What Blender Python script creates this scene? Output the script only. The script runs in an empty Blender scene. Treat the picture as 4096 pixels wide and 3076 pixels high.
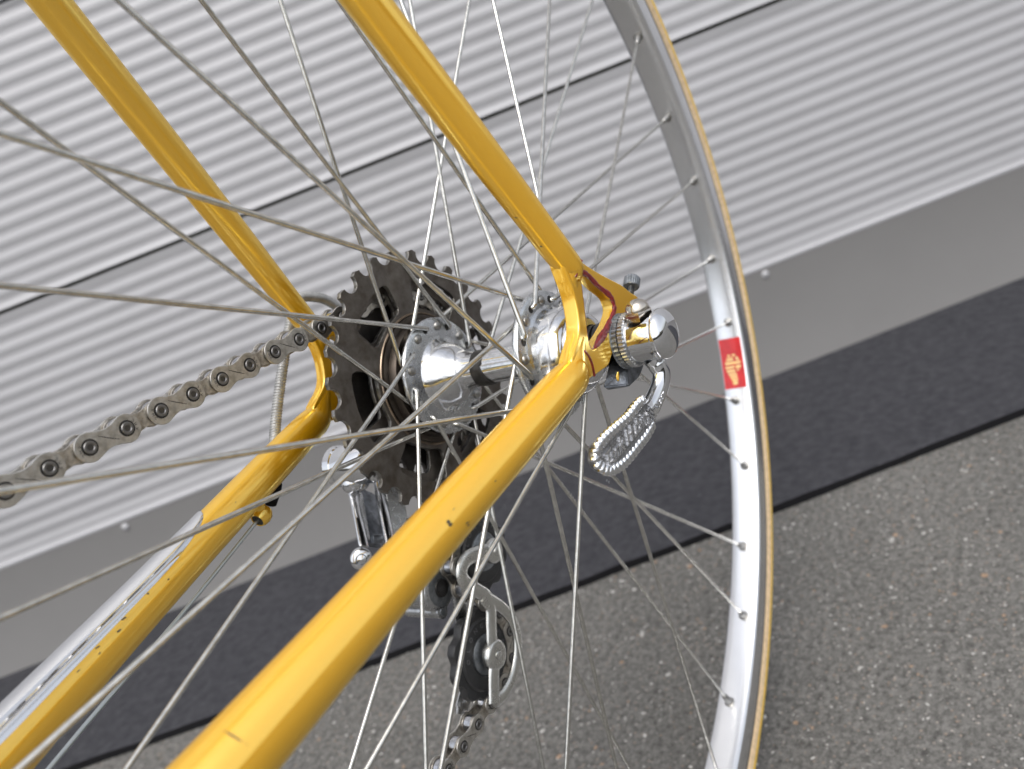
import bpy, bmesh, math, random
from mathutils import Vector, Matrix

random.seed(7)
DEBUG = False
scene = bpy.context.scene
COL = scene.collection
HUBZ = 0.338                       # hub height above the ground, metres
rad = math.radians

# ------------------------------------------------------------------ camera
cam_data = bpy.data.cameras.new("camera")
cam = bpy.data.objects.new("camera", cam_data)
COL.objects.link(cam)
Rr = Vector((-0.47705589, 0.80314849, -0.3568896))
Rd = Vector((0.43599057, -0.13632007, -0.88956679))
Rf = Vector((-0.76310543, -0.57997357, -0.28513288))
m = Matrix((( Rr.x, -Rd.x, -Rf.x), (Rr.y, -Rd.y, -Rf.y), (Rr.z, -Rd.z, -Rf.z))).to_4x4()
m.translation = Vector((0.24957530, 0.20240835, 0.08366895 + HUBZ))
cam.matrix_world = m
cam_data.sensor_fit = 'HORIZONTAL'
cam_data.sensor_width = 9.6
cam_data.lens = 9.6 * 3143.21558 / 4096.0
cam_data.clip_start = 0.01
cam_data.clip_end = 500.0
cam_data.dof.use_dof = True
cam_data.dof.focus_distance = 0.292
cam_data.dof.aperture_fstop = 2.9
scene.camera = cam

# ------------------------------------------------------------------ light
SUN_EL, SUN_AZ = rad(58), rad(20)      # azimuth measured from +X towards +Y
world = bpy.data.worlds.new("World")
scene.world = world
world.use_nodes = True
wn, wl = world.node_tree.nodes, world.node_tree.links
wn.clear()
w_out = wn.new("ShaderNodeOutputWorld")
w_bg = wn.new("ShaderNodeBackground")
w_sky = wn.new("ShaderNodeTexSky")
w_sky.sky_type = 'NISHITA'
w_sky.sun_disc = False
w_sky.sun_elevation = SUN_EL
w_sky.sun_rotation = rad(90) - SUN_AZ
w_sky.air_density = 1.0
w_sky.dust_density = 4.0
w_sky.ozone_density = 1.0
w_hsv = wn.new("ShaderNodeHueSaturation")
w_hsv.inputs["Saturation"].default_value = 0.28
w_bg.inputs["Strength"].default_value = 0.15
wl.new(w_sky.outputs[0], w_hsv.inputs["Color"])
wl.new(w_hsv.outputs[0], w_bg.inputs["Color"])
wl.new(w_bg.outputs[0], w_out.inputs["Surface"])

sun_data = bpy.data.lights.new("sun", 'SUN')
sun_data.energy = 0.6
sun_data.angle = rad(45)
sun_data.color = (1.0, 0.97, 0.93)
sun = bpy.data.objects.new("sun", sun_data)
COL.objects.link(sun)
sd = Vector((math.cos(SUN_EL) * math.cos(SUN_AZ), math.cos(SUN_EL) * math.sin(SUN_AZ), math.sin(SUN_EL)))
sun.rotation_euler = sd.to_track_quat('Z', 'Y').to_euler()
sun.location = sd * 20

scene.view_settings.view_transform = 'Standard'
scene.view_settings.look = 'None'
scene.view_settings.gamma = 1.0
scene.view_settings.exposure = 0.66
scene.render.engine = 'CYCLES'
scene.cycles.use_denoising = True
scene.cycles.max_bounces = 7
scene.cycles.glossy_bounces = 5
scene.cycles.diffuse_bounces = 3
scene.cycles.use_adaptive_sampling = True
scene.cycles.adaptive_threshold = 0.02
scene.cycles.sample_clamp_indirect = 6.0

# ------------------------------------------------------------------ materials
def new_mat(name):
    mt = bpy.data.materials.new(name)
    mt.use_nodes = True
    nt = mt.node_tree
    return mt, nt, nt.nodes["Principled BSDF"]

def lin(c):
    return tuple(((v / 255.0) / 12.92 if v / 255.0 <= 0.04045 else ((v / 255.0 + 0.055) / 1.055) ** 2.4) for v in c) + (1.0,)

def simple(name, col, metallic=0.0, rough=0.5, coat=0.0, coat_rough=0.05, var=0.0, var_scale=60.0, bump=0.0,
           bump_scale=400.0, rough_var=0.0, col2=None, stretch=None, spec=0.5):
    mt, nt, b = new_mat(name)
    b.inputs["Base Color"].default_value = (*col, 1.0)
    b.inputs["Metallic"].default_value = metallic
    b.inputs["Roughness"].default_value = rough
    b.inputs["Coat Weight"].default_value = coat
    b.inputs["Coat Roughness"].default_value = coat_rough
    b.inputs["Specular IOR Level"].default_value = spec
    tc = nt.nodes.new("ShaderNodeTexCoord")
    mp = nt.nodes.new("ShaderNodeMapping")
    if stretch:
        mp.inputs["Scale"].default_value = stretch
    nt.links.new(tc.outputs["Object"], mp.inputs["Vector"])
    if var > 0 or rough_var > 0:
        nz = nt.nodes.new("ShaderNodeTexNoise")
        nz.inputs["Scale"].default_value = var_scale
        nz.inputs["Detail"].default_value = 5.0
        nz.inputs["Roughness"].default_value = 0.62
        nt.links.new(mp.outputs[0], nz.inputs["Vector"])
        if var > 0:
            mx = nt.nodes.new("ShaderNodeMix")
            mx.data_type = 'RGBA'
            c2 = col2 if col2 else tuple(v * (1 - var) for v in col)
            mx.inputs["A"].default_value = (*col, 1.0)
            mx.inputs["B"].default_value = (*c2, 1.0)
            rp = nt.nodes.new("ShaderNodeMapRange")
            rp.inputs["From Min"].default_value = 0.38
            rp.inputs["From Max"].default_value = 0.66
            nt.links.new(nz.outputs["Fac"], rp.inputs["Value"])
            nt.links.new(rp.outputs[0], mx.inputs["Factor"])
            nt.links.new(mx.outputs["Result"], b.inputs["Base Color"])
        if rough_var > 0:
            rr = nt.nodes.new("ShaderNodeMapRange")
            rr.inputs["From Min"].default_value = 0.3
            rr.inputs["From Max"].default_value = 0.7
            rr.inputs["To Min"].default_value = max(0.02, rough - rough_var)
            rr.inputs["To Max"].default_value = rough + rough_var
            nt.links.new(nz.outputs["Fac"], rr.inputs["Value"])
            nt.links.new(rr.outputs[0], b.inputs["Roughness"])
    if bump > 0:
        n2 = nt.nodes.new("ShaderNodeTexNoise")
        n2.inputs["Scale"].default_value = bump_scale
        n2.inputs["Detail"].default_value = 4.0
        nt.links.new(mp.outputs[0], n2.inputs["Vector"])
        bp = nt.nodes.new("ShaderNodeBump")
        bp.inputs["Strength"].default_value = bump
        bp.inputs["Distance"].default_value = 0.001
        nt.links.new(n2.outputs["Fac"], bp.inputs["Height"])
        nt.links.new(bp.outputs[0], b.inputs["Normal"])
    return mt

def gold_paint():
    mt, nt, b = new_mat("gold_metallic_paint")
    tc = nt.nodes.new("ShaderNodeTexCoord")
    n1 = nt.nodes.new("ShaderNodeTexNoise")           # metal flake
    n1.inputs["Scale"].default_value = 3500.0
    n1.inputs["Detail"].default_value = 1.0
    nt.links.new(tc.outputs["Object"], n1.inputs["Vector"])
    mx = nt.nodes.new("ShaderNodeMix"); mx.data_type = 'RGBA'
    mx.inputs["A"].default_value = (0.81, 0.38, 0.0, 1)
    mx.inputs["B"].default_value = (0.87, 0.425, 0.001, 1)
    nt.links.new(n1.outputs["Fac"], mx.inputs["Factor"])
    # paint chips: sparse islands of bare dark steel
    n2 = nt.nodes.new("ShaderNodeTexNoise")
    n2.inputs["Scale"].default_value = 190.0
    n2.inputs["Detail"].default_value = 6.0
    n2.inputs["Roughness"].default_value = 0.7
    nt.links.new(tc.outputs["Object"], n2.inputs["Vector"])
    n3 = nt.nodes.new("ShaderNodeTexNoise")
    n3.inputs["Scale"].default_value = 32.0
    n3.inputs["Detail"].default_value = 2.0
    nt.links.new(tc.outputs["Object"], n3.inputs["Vector"])
    ad = nt.nodes.new("ShaderNodeMath"); ad.operation = 'MULTIPLY'
    nt.links.new(n2.outputs["Fac"], ad.inputs[0]); nt.links.new(n3.outputs["Fac"], ad.inputs[1])
    th = nt.nodes.new("ShaderNodeMapRange")
    th.inputs["From Min"].default_value = 0.455
    th.inputs["From Max"].default_value = 0.465
    nt.links.new(ad.outputs[0], th.inputs["Value"])
    m2 = nt.nodes.new("ShaderNodeMix"); m2.data_type = 'RGBA'
    m2.inputs["B"].default_value = (0.12, 0.10, 0.06, 1)
    nt.links.new(th.outputs[0], m2.inputs["Factor"])
    nt.links.new(mx.outputs["Result"], m2.inputs["A"])
    nt.links.new(m2.outputs["Result"], b.inputs["Base Color"])
    b.inputs["Metallic"].default_value = 0.0
    b.inputs["Roughness"].default_value = 0.42
    b.inputs["Coat Weight"].default_value = 0.6
    b.inputs["Coat Roughness"].default_value = 0.16
    bp = nt.nodes.new("ShaderNodeBump")
    bp.inputs["Strength"].default_value = 0.06
    bp.inputs["Distance"].default_value = 0.0005
    nt.links.new(n2.outputs["Fac"], bp.inputs["Height"])
    nt.links.new(bp.outputs[0], b.inputs["Normal"])
    # bright aluminium flake under the tinted lacquer
    gl = nt.nodes.new("ShaderNodeBsdfAnisotropic")
    gl.inputs["Color"].default_value = (1.0, 0.85, 0.24, 1)
    gl.inputs["Roughness"].default_value = 0.155
    nt.links.new(bp.outputs[0], gl.inputs["Normal"])
    ms = nt.nodes.new("ShaderNodeMixShader")
    ms.inputs[0].default_value = 0.42
    outn = [n for n in nt.nodes if n.type == 'OUTPUT_MATERIAL'][0]
    nt.links.new(b.outputs[0], ms.inputs[1]); nt.links.new(gl.outputs[0], ms.inputs[2])
    nt.links.new(ms.outputs[0], outn.inputs["Surface"])
    return mt

M = {}
M['gold'] = gold_paint()
M['red'] = simple("red_lining_paint", (0.24, 0.008, 0.010), 0, 0.35, 0.5, var=0.5, var_scale=500)
M['bare_dark'] = simple("exposed_primer", (0.10, 0.085, 0.055), 0.3, 0.5, var=0.5, var_scale=900)
M['chrome'] = simple("chrome", (0.82, 0.83, 0.85), 1, 0.06, rough_var=0.05, var_scale=700, bump=0.02, bump_scale=300)
M['alloy'] = simple("polished_alloy", (0.78, 0.79, 0.81), 1, 0.14, rough_var=0.06, var_scale=420, var=0.18, bump=0.05, bump_scale=260)
M['flange'] = simple("brushed_flange_alloy", (0.66, 0.68, 0.70), 1, 0.27, rough_var=0.08, var_scale=300, var=0.25, bump=0.06, bump_scale=500)
M['cage'] = simple("satin_cage_alloy", (0.74, 0.74, 0.71), 1, 0.25, rough_var=0.05, var_scale=120, var=0.12, bump=0.02, bump_scale=300)
M['eyelet'] = simple("tarnished_eyelet", (0.34, 0.33, 0.31), 1, 0.35, var=0.3, var_scale=600)
M['paddle'] = simple("knurled_lever_face", (0.40, 0.40, 0.41), 1, 0.34, var=0.3, var_scale=500)  # darker than the chrome: shade between the knurls put into the colour
M['alloy_dull'] = simple("dull_alloy", (0.62, 0.63, 0.64), 1, 0.30, rough_var=0.10, var_scale=350, var=0.35, bump=0.10, bump_scale=900)
M['rim'] = simple("rim_alloy", (0.88, 0.89, 0.91), 1, 0.25, rough_var=0.02, var_scale=40, var=0.05)
M['spoke'] = simple("spoke_steel", (0.74, 0.73, 0.69), 1, 0.20, var=0.25, var_scale=300)
M['head'] = simple("spoke_head_steel", (0.42, 0.41, 0.39), 1, 0.35, var=0.3, var_scale=900)
M['sprocket'] = simple("sprocket_steel", (0.165, 0.15, 0.135), 0.75, 0.44, var=0.6, var_scale=160, col2=(0.10, 0.085, 0.070), bump=0.12, bump_scale=900, rough_var=0.1)
M['sprocket_dark'] = simple("oily_shaded_sprocket_steel", (0.060, 0.054, 0.050), 0.7, 0.40, var=0.5, var_scale=160)  # greasy steel, darkened further for the shade behind the sprocket windows
M['worn'] = simple("worn_tooth_steel", (0.34, 0.33, 0.31), 1, 0.40, var=0.65, var_scale=500, bump=0.3, bump_scale=1200)
M['fwbody'] = simple("freewheel_body_steel", (0.085, 0.070, 0.058), 0.85, 0.38, var=0.5, var_scale=120)
M['copper'] = simple("browned_ring", (0.36, 0.28, 0.21), 0.9, 0.36, var=0.5, var_scale=200)
M['grease_shade'] = simple("grease_and_shade_black", (0.018, 0.017, 0.017), 0.2, 0.35, bump=0.3, bump_scale=500)  # also used on flat discs as painted shade inside holes
M['chain'] = simple("chain_steel", (0.69, 0.67, 0.635), 1, 0.33, var=0.45, var_scale=420, col2=(0.45, 0.43, 0.39), bump=0.12, bump_scale=700)
M['chain_in'] = simple("chain_inner_steel", (0.58, 0.54, 0.48), 1, 0.40, var=0.55, var_scale=500, col2=(0.26, 0.235, 0.20), bump=0.15, bump_scale=700)
M['roller'] = simple("roller_steel", (0.60, 0.61, 0.64), 1, 0.22, var=0.35, var_scale=600)
M['pin'] = simple("pin_dark_steel", (0.13, 0.125, 0.12), 1, 0.36)
M['pinring'] = simple("pin_ring_steel", (0.27, 0.265, 0.26), 1, 0.34)
M['chain_mark'] = simple("dark_chain_mark", (0.022, 0.020, 0.018), 0.0, 0.55)
M['plastic'] = simple("black_plastic", (0.030, 0.030, 0.031), 0, 0.42, bump=0.10, bump_scale=700, var=0.3, var_scale=300)
M['plastic_text'] = simple("moulded_text_grey", (0.10, 0.10, 0.105), 0, 0.4)
M['zinc'] = simple("zinc_grey_steel", (0.30, 0.32, 0.34), 0.9, 0.42, var=0.4, var_scale=500, bump=0.15, bump_scale=800)
M['bare'] = simple("bare_scuffed_steel", (0.26, 0.28, 0.31), 0.9, 0.36, var=0.6, var_scale=260, bump=0.15, bump_scale=700)
M['nickel'] = simple("warm_nickel", (0.62, 0.57, 0.50), 1, 0.20, rough_var=0.08, var_scale=400)
M['tan'] = simple("tan_base_tape", (0.76, 0.57, 0.35), 0, 0.75, var=0.25, var_scale=300)
M['gum'] = simple("gum_sidewall", (0.95, 0.62, 0.10), 0, 0.5, var=0.18, var_scale=240, bump=0.1, bump_scale=1500)
M['tread'] = simple("tyre_tread", (0.07, 0.065, 0.055), 0, 0.8, bump=0.5, bump_scale=900)
M['basetape'] = simple("dark_rim_glue", (0.05, 0.05, 0.05), 0, 0.6)
M['clip'] = simple("blackened_spring_clip", (0.11, 0.105, 0.10), 0.85, 0.34, var=0.4, var_scale=300)
M['housing'] = simple("cable_housing_grey", (0.46, 0.46, 0.45), 0.55, 0.42, var=0.3, var_scale=300)
M['cable'] = simple("cable_steel", (0.50, 0.54, 0.55), 1, 0.32)
M['rubber'] = simple("rubber_ferrule_and_edge_shade", (0.010, 0.010, 0.011), 0, 0.9, spec=0.1)  # also blackens the mat's front edge in place of its shade
M['sticker'] = simple("sticker_red", (0.60, 0.018, 0.022), 0, 0.30, 0.5, var=0.25, var_scale=150)
M['sticker_gold'] = simple("sticker_gold_print", (0.95, 0.62, 0.22), 0.25, 0.32, 0.4, var=0.35, var_scale=260, col2=(0.75, 0.60, 0.30))
M['wall'] = simple("silver_grey_coated_sheet", (0.405, 0.405, 0.42), 0.12, 0.48, var=0.05, var_scale=8, bump=0.02, bump_scale=300)
M['flash'] = simple("grey_coated_flashing", (0.275, 0.270, 0.266), 0.10, 0.50, var=0.06, var_scale=5, bump=0.02, bump_scale=250)
M['olive'] = simple("dark_seam_seal", (0.060, 0.068, 0.030), 0, 0.8, var=0.5, var_scale=30)

def mat_mat():
    mt, nt, b = new_mat("rubber_granulate")
    tc = nt.nodes.new("ShaderNodeTexCoord")
    n1 = nt.nodes.new("ShaderNodeTexNoise"); n1.inputs["Scale"].default_value = 90; n1.inputs["Detail"].default_value = 8; n1.inputs["Roughness"].default_value = 0.7
    nt.links.new(tc.outputs["Object"], n1.inputs["Vector"])
    r1 = nt.nodes.new("ShaderNodeValToRGB")
    r1.color_ramp.elements[0].position = 0.32; r1.color_ramp.elements[0].color = (0.022, 0.023, 0.028, 1)
    r1.color_ramp.elements[1].position = 0.70; r1.color_ramp.elements[1].color = (0.054, 0.054, 0.061, 1)
    nt.links.new(n1.outputs["Fac"], r1.inputs["Fac"])
    v = nt.nodes.new("ShaderNodeTexVoronoi"); v.inputs["Scale"].default_value = 55
    nt.links.new(tc.outputs["Object"], v.inputs["Vector"])
    t = nt.nodes.new("ShaderNodeMapRange"); t.inputs["From Min"].default_value = 0.035; t.inputs["From Max"].default_value = 0.02
    nt.links.new(v.outputs["Distance"], t.inputs["Value"])
    mx = nt.nodes.new("ShaderNodeMix"); mx.data_type = 'RGBA'; mx.inputs["B"].default_value = (0.30, 0.29, 0.30, 1)
    nt.links.new(t.outputs[0], mx.inputs["Factor"]); nt.links.new(r1.outputs["Color"], mx.inputs["A"])
    nt.links.new(mx.outputs["Result"], b.inputs["Base Color"])
    b.inputs["Roughness"].default_value = 0.85
    b.inputs["Specular IOR Level"].default_value = 0.3
    bp = nt.nodes.new("ShaderNodeBump"); bp.inputs["Strength"].default_value = 0.6; bp.inputs["Distance"].default_value = 0.002
    n2 = nt.nodes.new("ShaderNodeTexNoise"); n2.inputs["Scale"].default_value = 600; n2.inputs["Detail"].default_value = 3
    nt.links.new(tc.outputs["Object"], n2.inputs["Vector"])
    nt.links.new(n2.outputs["Fac"], bp.inputs["Height"]); nt.links.new(bp.outputs[0], b.inputs["Normal"])
    return mt
M['mat'] = mat_mat()

def asphalt():
    mt, nt, b = new_mat("asphalt")
    tc = nt.nodes.new("ShaderNodeTexCoord")
    def noise(sc, det, ro=0.6):
        n = nt.nodes.new("ShaderNodeTexNoise"); n.inputs["Scale"].default_value = sc; n.inputs["Detail"].default_value = det
        n.inputs["Roughness"].default_value = ro
        nt.links.new(tc.outputs["Object"], n.inputs["Vector"]); return n
    n1 = noise(190, 8, 0.82)
    r1 = nt.nodes.new("ShaderNodeValToRGB")
    r1.color_ramp.elements[0].position = 0.36; r1.color_ramp.elements[0].color = (0.035, 0.034, 0.031, 1)
    r1.color_ramp.elements[1].position = 0.66; r1.color_ramp.elements[1].color = (0.250, 0.243, 0.228, 1)
    nt.links.new(n1.outputs["Fac"], r1.inputs["Fac"])
    # embedded aggregate of several tints
    v = nt.nodes.new("ShaderNodeTexVoronoi"); v.inputs["Scale"].default_value = 360; v.inputs["Randomness"].default_value = 1.0
    nt.links.new(tc.outputs["Object"], v.inputs["Vector"])
    sep = nt.nodes.new("ShaderNodeSeparateColor"); nt.links.new(v.outputs["Color"], sep.inputs[0])
    pick = nt.nodes.new("ShaderNodeMapRange"); pick.inputs["From Min"].default_value = 0.62; pick.inputs["From Max"].default_value = 0.64
    nt.links.new(sep.outputs[0], pick.inputs["Value"])
    disc = nt.nodes.new("ShaderNodeMapRange"); disc.inputs["From Min"].default_value = 0.36; disc.inputs["From Max"].default_value = 0.26
    nt.links.new(v.outputs["Distance"], disc.inputs["Value"])
    mul = nt.nodes.new("ShaderNodeMath"); mul.operation = 'MULTIPLY'
    nt.links.new(pick.outputs[0], mul.inputs[0]); nt.links.new(disc.outputs[0], mul.inputs[1])
    cr = nt.nodes.new("ShaderNodeValToRGB")
    e = cr.color_ramp.elements
    e[0].position = 0.0; e[0].color = (0.12, 0.117, 0.11, 1)
    e[1].position = 1.0; e[1].color = (0.46, 0.45, 0.43, 1)
    k = e.new(0.45); k.color = (0.27, 0.26, 0.24, 1)
    k = e.new(0.80); k.color = (0.26, 0.19, 0.14, 1)
    nt.links.new(sep.outputs[1], cr.inputs["Fac"])
    mx = nt.nodes.new("ShaderNodeMix"); mx.data_type = 'RGBA'
    nt.links.new(mul.outputs[0], mx.inputs["Factor"]); nt.links.new(r1.outputs["Color"], mx.inputs["A"]); nt.links.new(cr.outputs["Color"], mx.inputs["B"])
    n3 = noise(5, 3)
    hs = nt.nodes.new("ShaderNodeHueSaturation")
    mr = nt.nodes.new("ShaderNodeMapRange"); mr.inputs["From Min"].default_value = 0.3; mr.inputs["From Max"].default_value = 0.7
    mr.inputs["To Min"].default_value = 0.86; mr.inputs["To Max"].default_value = 1.12
    nt.links.new(n3.outputs["Fac"], mr.inputs["Value"]); nt.links.new(mr.outputs[0], hs.inputs["Value"])
    nt.links.new(mx.outputs["Result"], hs.inputs["Color"]); nt.links.new(hs.outputs[0], b.inputs["Base Color"])
    b.inputs["Roughness"].default_value = 0.78
    bp = nt.nodes.new("ShaderNodeBump"); bp.inputs["Strength"].default_value = 0.9; bp.inputs["Distance"].default_value = 0.003
    n4 = noise(330, 4, 0.7)
    nt.links.new(n4.outputs["Fac"], bp.inputs["Height"]); nt.links.new(bp.outputs[0], b.inputs["Normal"])
    return mt
M['asphalt'] = asphalt()
M['chip_a'] = simple("pale_stone_chip", (0.50, 0.49, 0.465), 0, 0.45, var=0.4, var_scale=400)
M['chip_b'] = simple("tan_stone_chip", (0.36, 0.25, 0.17), 0, 0.5, var=0.4, var_scale=400)
M['chip_c'] = simple("grey_stone_chip", (0.20, 0.20, 0.19), 0, 0.5, var=0.4, var_scale=400)

# ------------------------------------------------------------------ mesh building helpers (all in millimetres, hub centre = origin)
def frame(origin, z, x=None):
    z = Vector(z).normalized()
    if x is None:
        x = Vector((1, 0, 0)) if abs(z.x) < 0.9 else Vector((0, 1, 0))
    x = Vector(x); x = (x - z * x.dot(z)).normalized()
    y = z.cross(x)
    f = Matrix(((x.x, y.x, z.x), (x.y, y.y, z.y), (x.z, y.z, z.z))).to_4x4()
    f.translation = Vector(origin)
    return f

YF = frame((0, 0, 0), (0, 1, 0), (1, 0, 0))

def crom(pts, n=6, closed=False):
    P = [Vector(p) for p in pts]
    out = []
    N = len(P)
    rng = range(N if closed else N - 1)
    for i in rng:
        if closed:
            a, b_, c_, d = P[(i - 1) % N], P[i], P[(i + 1) % N], P[(i + 2) % N]
        else:
            a = P[i - 1] if i > 0 else P[i] * 2 - P[i + 1]
            b_, c_ = P[i], P[i + 1]
            d = P[i + 2] if i + 2 < N else P[i + 1] * 2 - P[i]
        for k in range(n):
            t = k / n
            out.append(0.5 * ((2 * b_) + (c_ - a) * t + (2 * a - 5 * b_ + 4 * c_ - d) * t * t + (3 * b_ - a - 3 * c_ + d) * t ** 3))
    if not closed:
        out.append(P[-1])
    return out

class MB:
    def __init__(self):
        self.v, self.f, self.mi = [], [], []
    def tube(self, path, radii, seg=12, mat=0, caps=True, flat=None, ratio=1.0, closed=False):
        """sweep; flat = fixed side vector; radius along it is multiplied by ratio"""
        P = [Vector(p) for p in path]
        n = len(P)
        if not hasattr(radii, '__len__'):
            radii = [radii] * n
        base = len(self.v)
        prev = None
        for i in range(n):
            if closed:
                t = (P[(i + 1) % n] - P[i - 1])
            else:
                t = (P[min(i + 1, n - 1)] - P[max(i - 1, 0)])
            t.normalize()
            if flat is not None:
                u = Vector(flat); u = (u - t * u.dot(t)).normalized()
            elif prev is None:
                u = t.orthogonal().normalized()
            else:
                u = (prev - t * prev.dot(t)).normalized()
            prev = u
            w = t.cross(u)
            rt = ratio[i] if hasattr(ratio, '__len__') else ratio
            for k in range(seg):
                a = 2 * math.pi * k / seg
                self.v.append(P[i] + u * (math.cos(a) * radii[i] * rt) + w * (math.sin(a) * radii[i]))
        rings = n if closed else n - 1
        for i in range(rings):
            for k in range(seg):
                a = base + i * seg + k; b_ = base + i * seg + (k + 1) % seg
                j = (i + 1) % n
                c_ = base + j * seg + (k + 1) % seg; d = base + j * seg + k
                self.f.append((a, b_, c_, d)); self.mi.append(mat)
        if caps and not closed:
            self.f.append(tuple(base + k for k in reversed(range(seg)))); self.mi.append(mat)
            self.f.append(tuple(base + (n - 1) * seg + k for k in range(seg))); self.mi.append(mat)
        return self
    def lathe(self, prof, seg=32, fr=None, mat=0, mats=None, closed=False, arc=None, wob=None):
        """prof: list of (r, h) about the frame's z axis"""
        fr = fr or YF
        base = len(self.v)
        n = len(prof)
        full = arc is None
        cols = seg if full else seg + 1
        for r, h in prof:
            for k in range(cols):
                a = 2 * math.pi * k / seg if full else arc[0] + (arc[1] - arc[0]) * k / seg
                rr = r * (wob(k, h) if wob else 1.0)
                self.v.append(fr @ Vector((rr * math.cos(a), rr * math.sin(a), h)))
        for i in range(n if closed else n - 1):
            j = (i + 1) % n
            for k in range(seg):
                k2 = (k + 1) % cols
                self.f.append((base + i * cols + k, base + i * cols + k2, base + j * cols + k2, base + j * cols + k))
                self.mi.append(mats[i] if mats else mat)
        return self
    def box(self, lo, hi, mat=0, fr=None):
        fr = fr or Matrix.Identity(4)
        b = len(self.v)
        for x in (lo[0], hi[0]):
            for y in (lo[1], hi[1]):
                for z in (lo[2], hi[2]):
                    self.v.append(fr @ Vector((x, y, z)))
        for q in ((0, 1, 3, 2), (4, 6, 7, 5), (0, 4, 5, 1), (2, 3, 7, 6), (0, 2, 6, 4), (1, 5, 7, 3)):
            self.f.append(tuple(b + i for i in q)); self.mi.append(mat)
        return self
    def mesh(self, me, fr=None, mat=0, sidemat=None, axis=None):
        fr = fr or Matrix.Identity(4)
        b = len(self.v)
        self.v += [fr @ v.co for v in me.vertices]
        for p in me.polygons:
            self.f.append(tuple(b + i for i in p.vertices))
            mm = mat
            if sidemat is not None and abs(p.normal.z) < 0.75:
                mm = sidemat
            self.mi.append(mm)
        bpy.data.meshes.remove(me)
        return self
    def plate(self, outer, holes=(), y0=-1.0, y1=1.0, bevel=0.3, mat=0, sidemat=None, fr=None, res=1):
        """flat part outlined in the XZ plane, thick from y0 to y1"""
        me = plate_mesh(outer, holes, (y1 - y0) / 2, bevel, res)
        f2 = Matrix.Translation((0, (y0 + y1) / 2, 0)) @ Matrix.Rotation(rad(90), 4, 'X')
        if fr is not None:
            f2 = fr @ f2
        return self.mesh(me, f2, mat, sidemat)
    def text(self, s, size, fr, depth=0.1, mat=0, shear=0.0, align='CENTER'):
        return self.mesh(text_mesh(s, size, depth, shear, align), fr, mat)
    def build(self, name, mats, parent=None, loc=None, rot=None, smooth=40, scale=0.001, flat_y=False):
        me = bpy.data.meshes.new(name)
        me.from_pydata([tuple(v * scale) for v in self.v], [], self.f)
        if not isinstance(mats, (list, tuple)):
            mats = [mats]
        for k in mats:
            me.materials.append(M[k])
        me.polygons.foreach_set("material_index", self.mi)
        bm = bmesh.new(); bm.from_mesh(me)
        bmesh.ops.recalc_face_normals(bm, faces=bm.faces)
        bm.to_mesh(me); bm.free()
        if smooth:
            me.polygons.foreach_set("use_smooth", [True] * len(me.polygons))
            if flat_y:
                me.polygons.foreach_set("use_smooth", [abs(p.normal.y) < 0.995 for p in me.polygons])
            me.set_sharp_from_angle(angle=rad(smooth))
        me.update()
        return link(name, me, parent, loc, rot)

def link(name, me, parent=None, loc=None, rot=None):
    o = bpy.data.objects.new(name, me)
    COL.objects.link(o)
    o.parent = parent
    if loc is not None:
        o.location = loc
    if rot is not None:
        o.rotation_euler = rot
    return o

def curve_to_mesh(cu):
    o = bpy.data.objects.new("tmp", cu)
    COL.objects.link(o)
    dg = bpy.context.evaluated_depsgraph_get()
    me = bpy.data.meshes.new_from_object(o.evaluated_get(dg))
    bpy.data.objects.remove(o)
    bpy.data.curves.remove(cu)
    return me

def plate_mesh(outer, holes, half, bevel, res=1):
    cu = bpy.data.curves.new("tmp", 'CURVE')
    cu.dimensions = '2D'; cu.fill_mode = 'BOTH'
    cu.extrude = max(half - bevel, 0.001); cu.bevel_depth = bevel; cu.bevel_resolution = res; cu.offset = -bevel
    for loop in [outer] + list(holes):
        sp = cu.splines.new('POLY')
        sp.points.add(len(loop) - 1)
        for i, p in enumerate(loop):
            sp.points[i].co = (p[0], p[1], 0, 1)
        sp.use_cyclic_u = True
    return curve_to_mesh(cu)

def text_mesh(s, size, depth, shear=0.0, align='CENTER'):
    cu = bpy.data.curves.new("tmp", 'FONT')
    cu.body = s; cu.size = size; cu.extrude = depth; cu.align_x = align; cu.align_y = 'CENTER'
    cu.shear = shear; cu.resolution_u = 2
    return curve_to_mesh(cu)

def empty(name, loc=(0, 0, 0)):
    o = bpy.data.objects.new(name, None)
    o.empty_display_size = 0.05
    COL.objects.link(o)
    o.location = loc
    return o

def tag(o, label=None, cat=None, group=None, kind=None):
    if label: o["label"] = label
    if cat: o["category"] = cat
    if group: o["group"] = group
    if kind: o["kind"] = kind
    return o

def group_part(name, parent):
    """an Empty part at the hub that carries sub-parts"""
    o = empty(name, (0, 0, HUBZ)); o.parent = parent
    return o

def pol(r, deg):
    return (r * math.cos(rad(deg)), r * math.sin(rad(deg)))

# ------------------------------------------------------------------ ground
g = MB()
N = 24
for i in range(N + 1):
    for j in range(N + 1):
        sx = (i / N * 2 - 1); sy = (j / N * 2 - 1)
        g.v.append(Vector((math.copysign(abs(sx) ** 4, sx) * 200 - 0.2, math.copysign(abs(sy) ** 4, sy) * 200 - 0.1, 0)))
for i in range(N):
    for j in range(N):
        a = i * (N + 1) + j
        g.f.append((a, a + N + 1, a + N + 2, a + 1)); g.mi.append(0)
ground = g.build("ground", 'asphalt', smooth=0, scale=1.0)
tag(ground, "grey worn asphalt yard with pale stone specks", kind="structure")

TW = Vector((-0.58833664, 0.8086161, 0.0)); NW = Vector((0.8086161, 0.58833664, 0.0))   # along the wall, out of the wall
WD = -0.665                                                                         # wall plane: NW . p = WD
def wp(s, d, z):                 # s along the wall, d out of it, z above ground (metres)
    return TW * s + NW * (WD + d) + Vector((0, 0, z))

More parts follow.
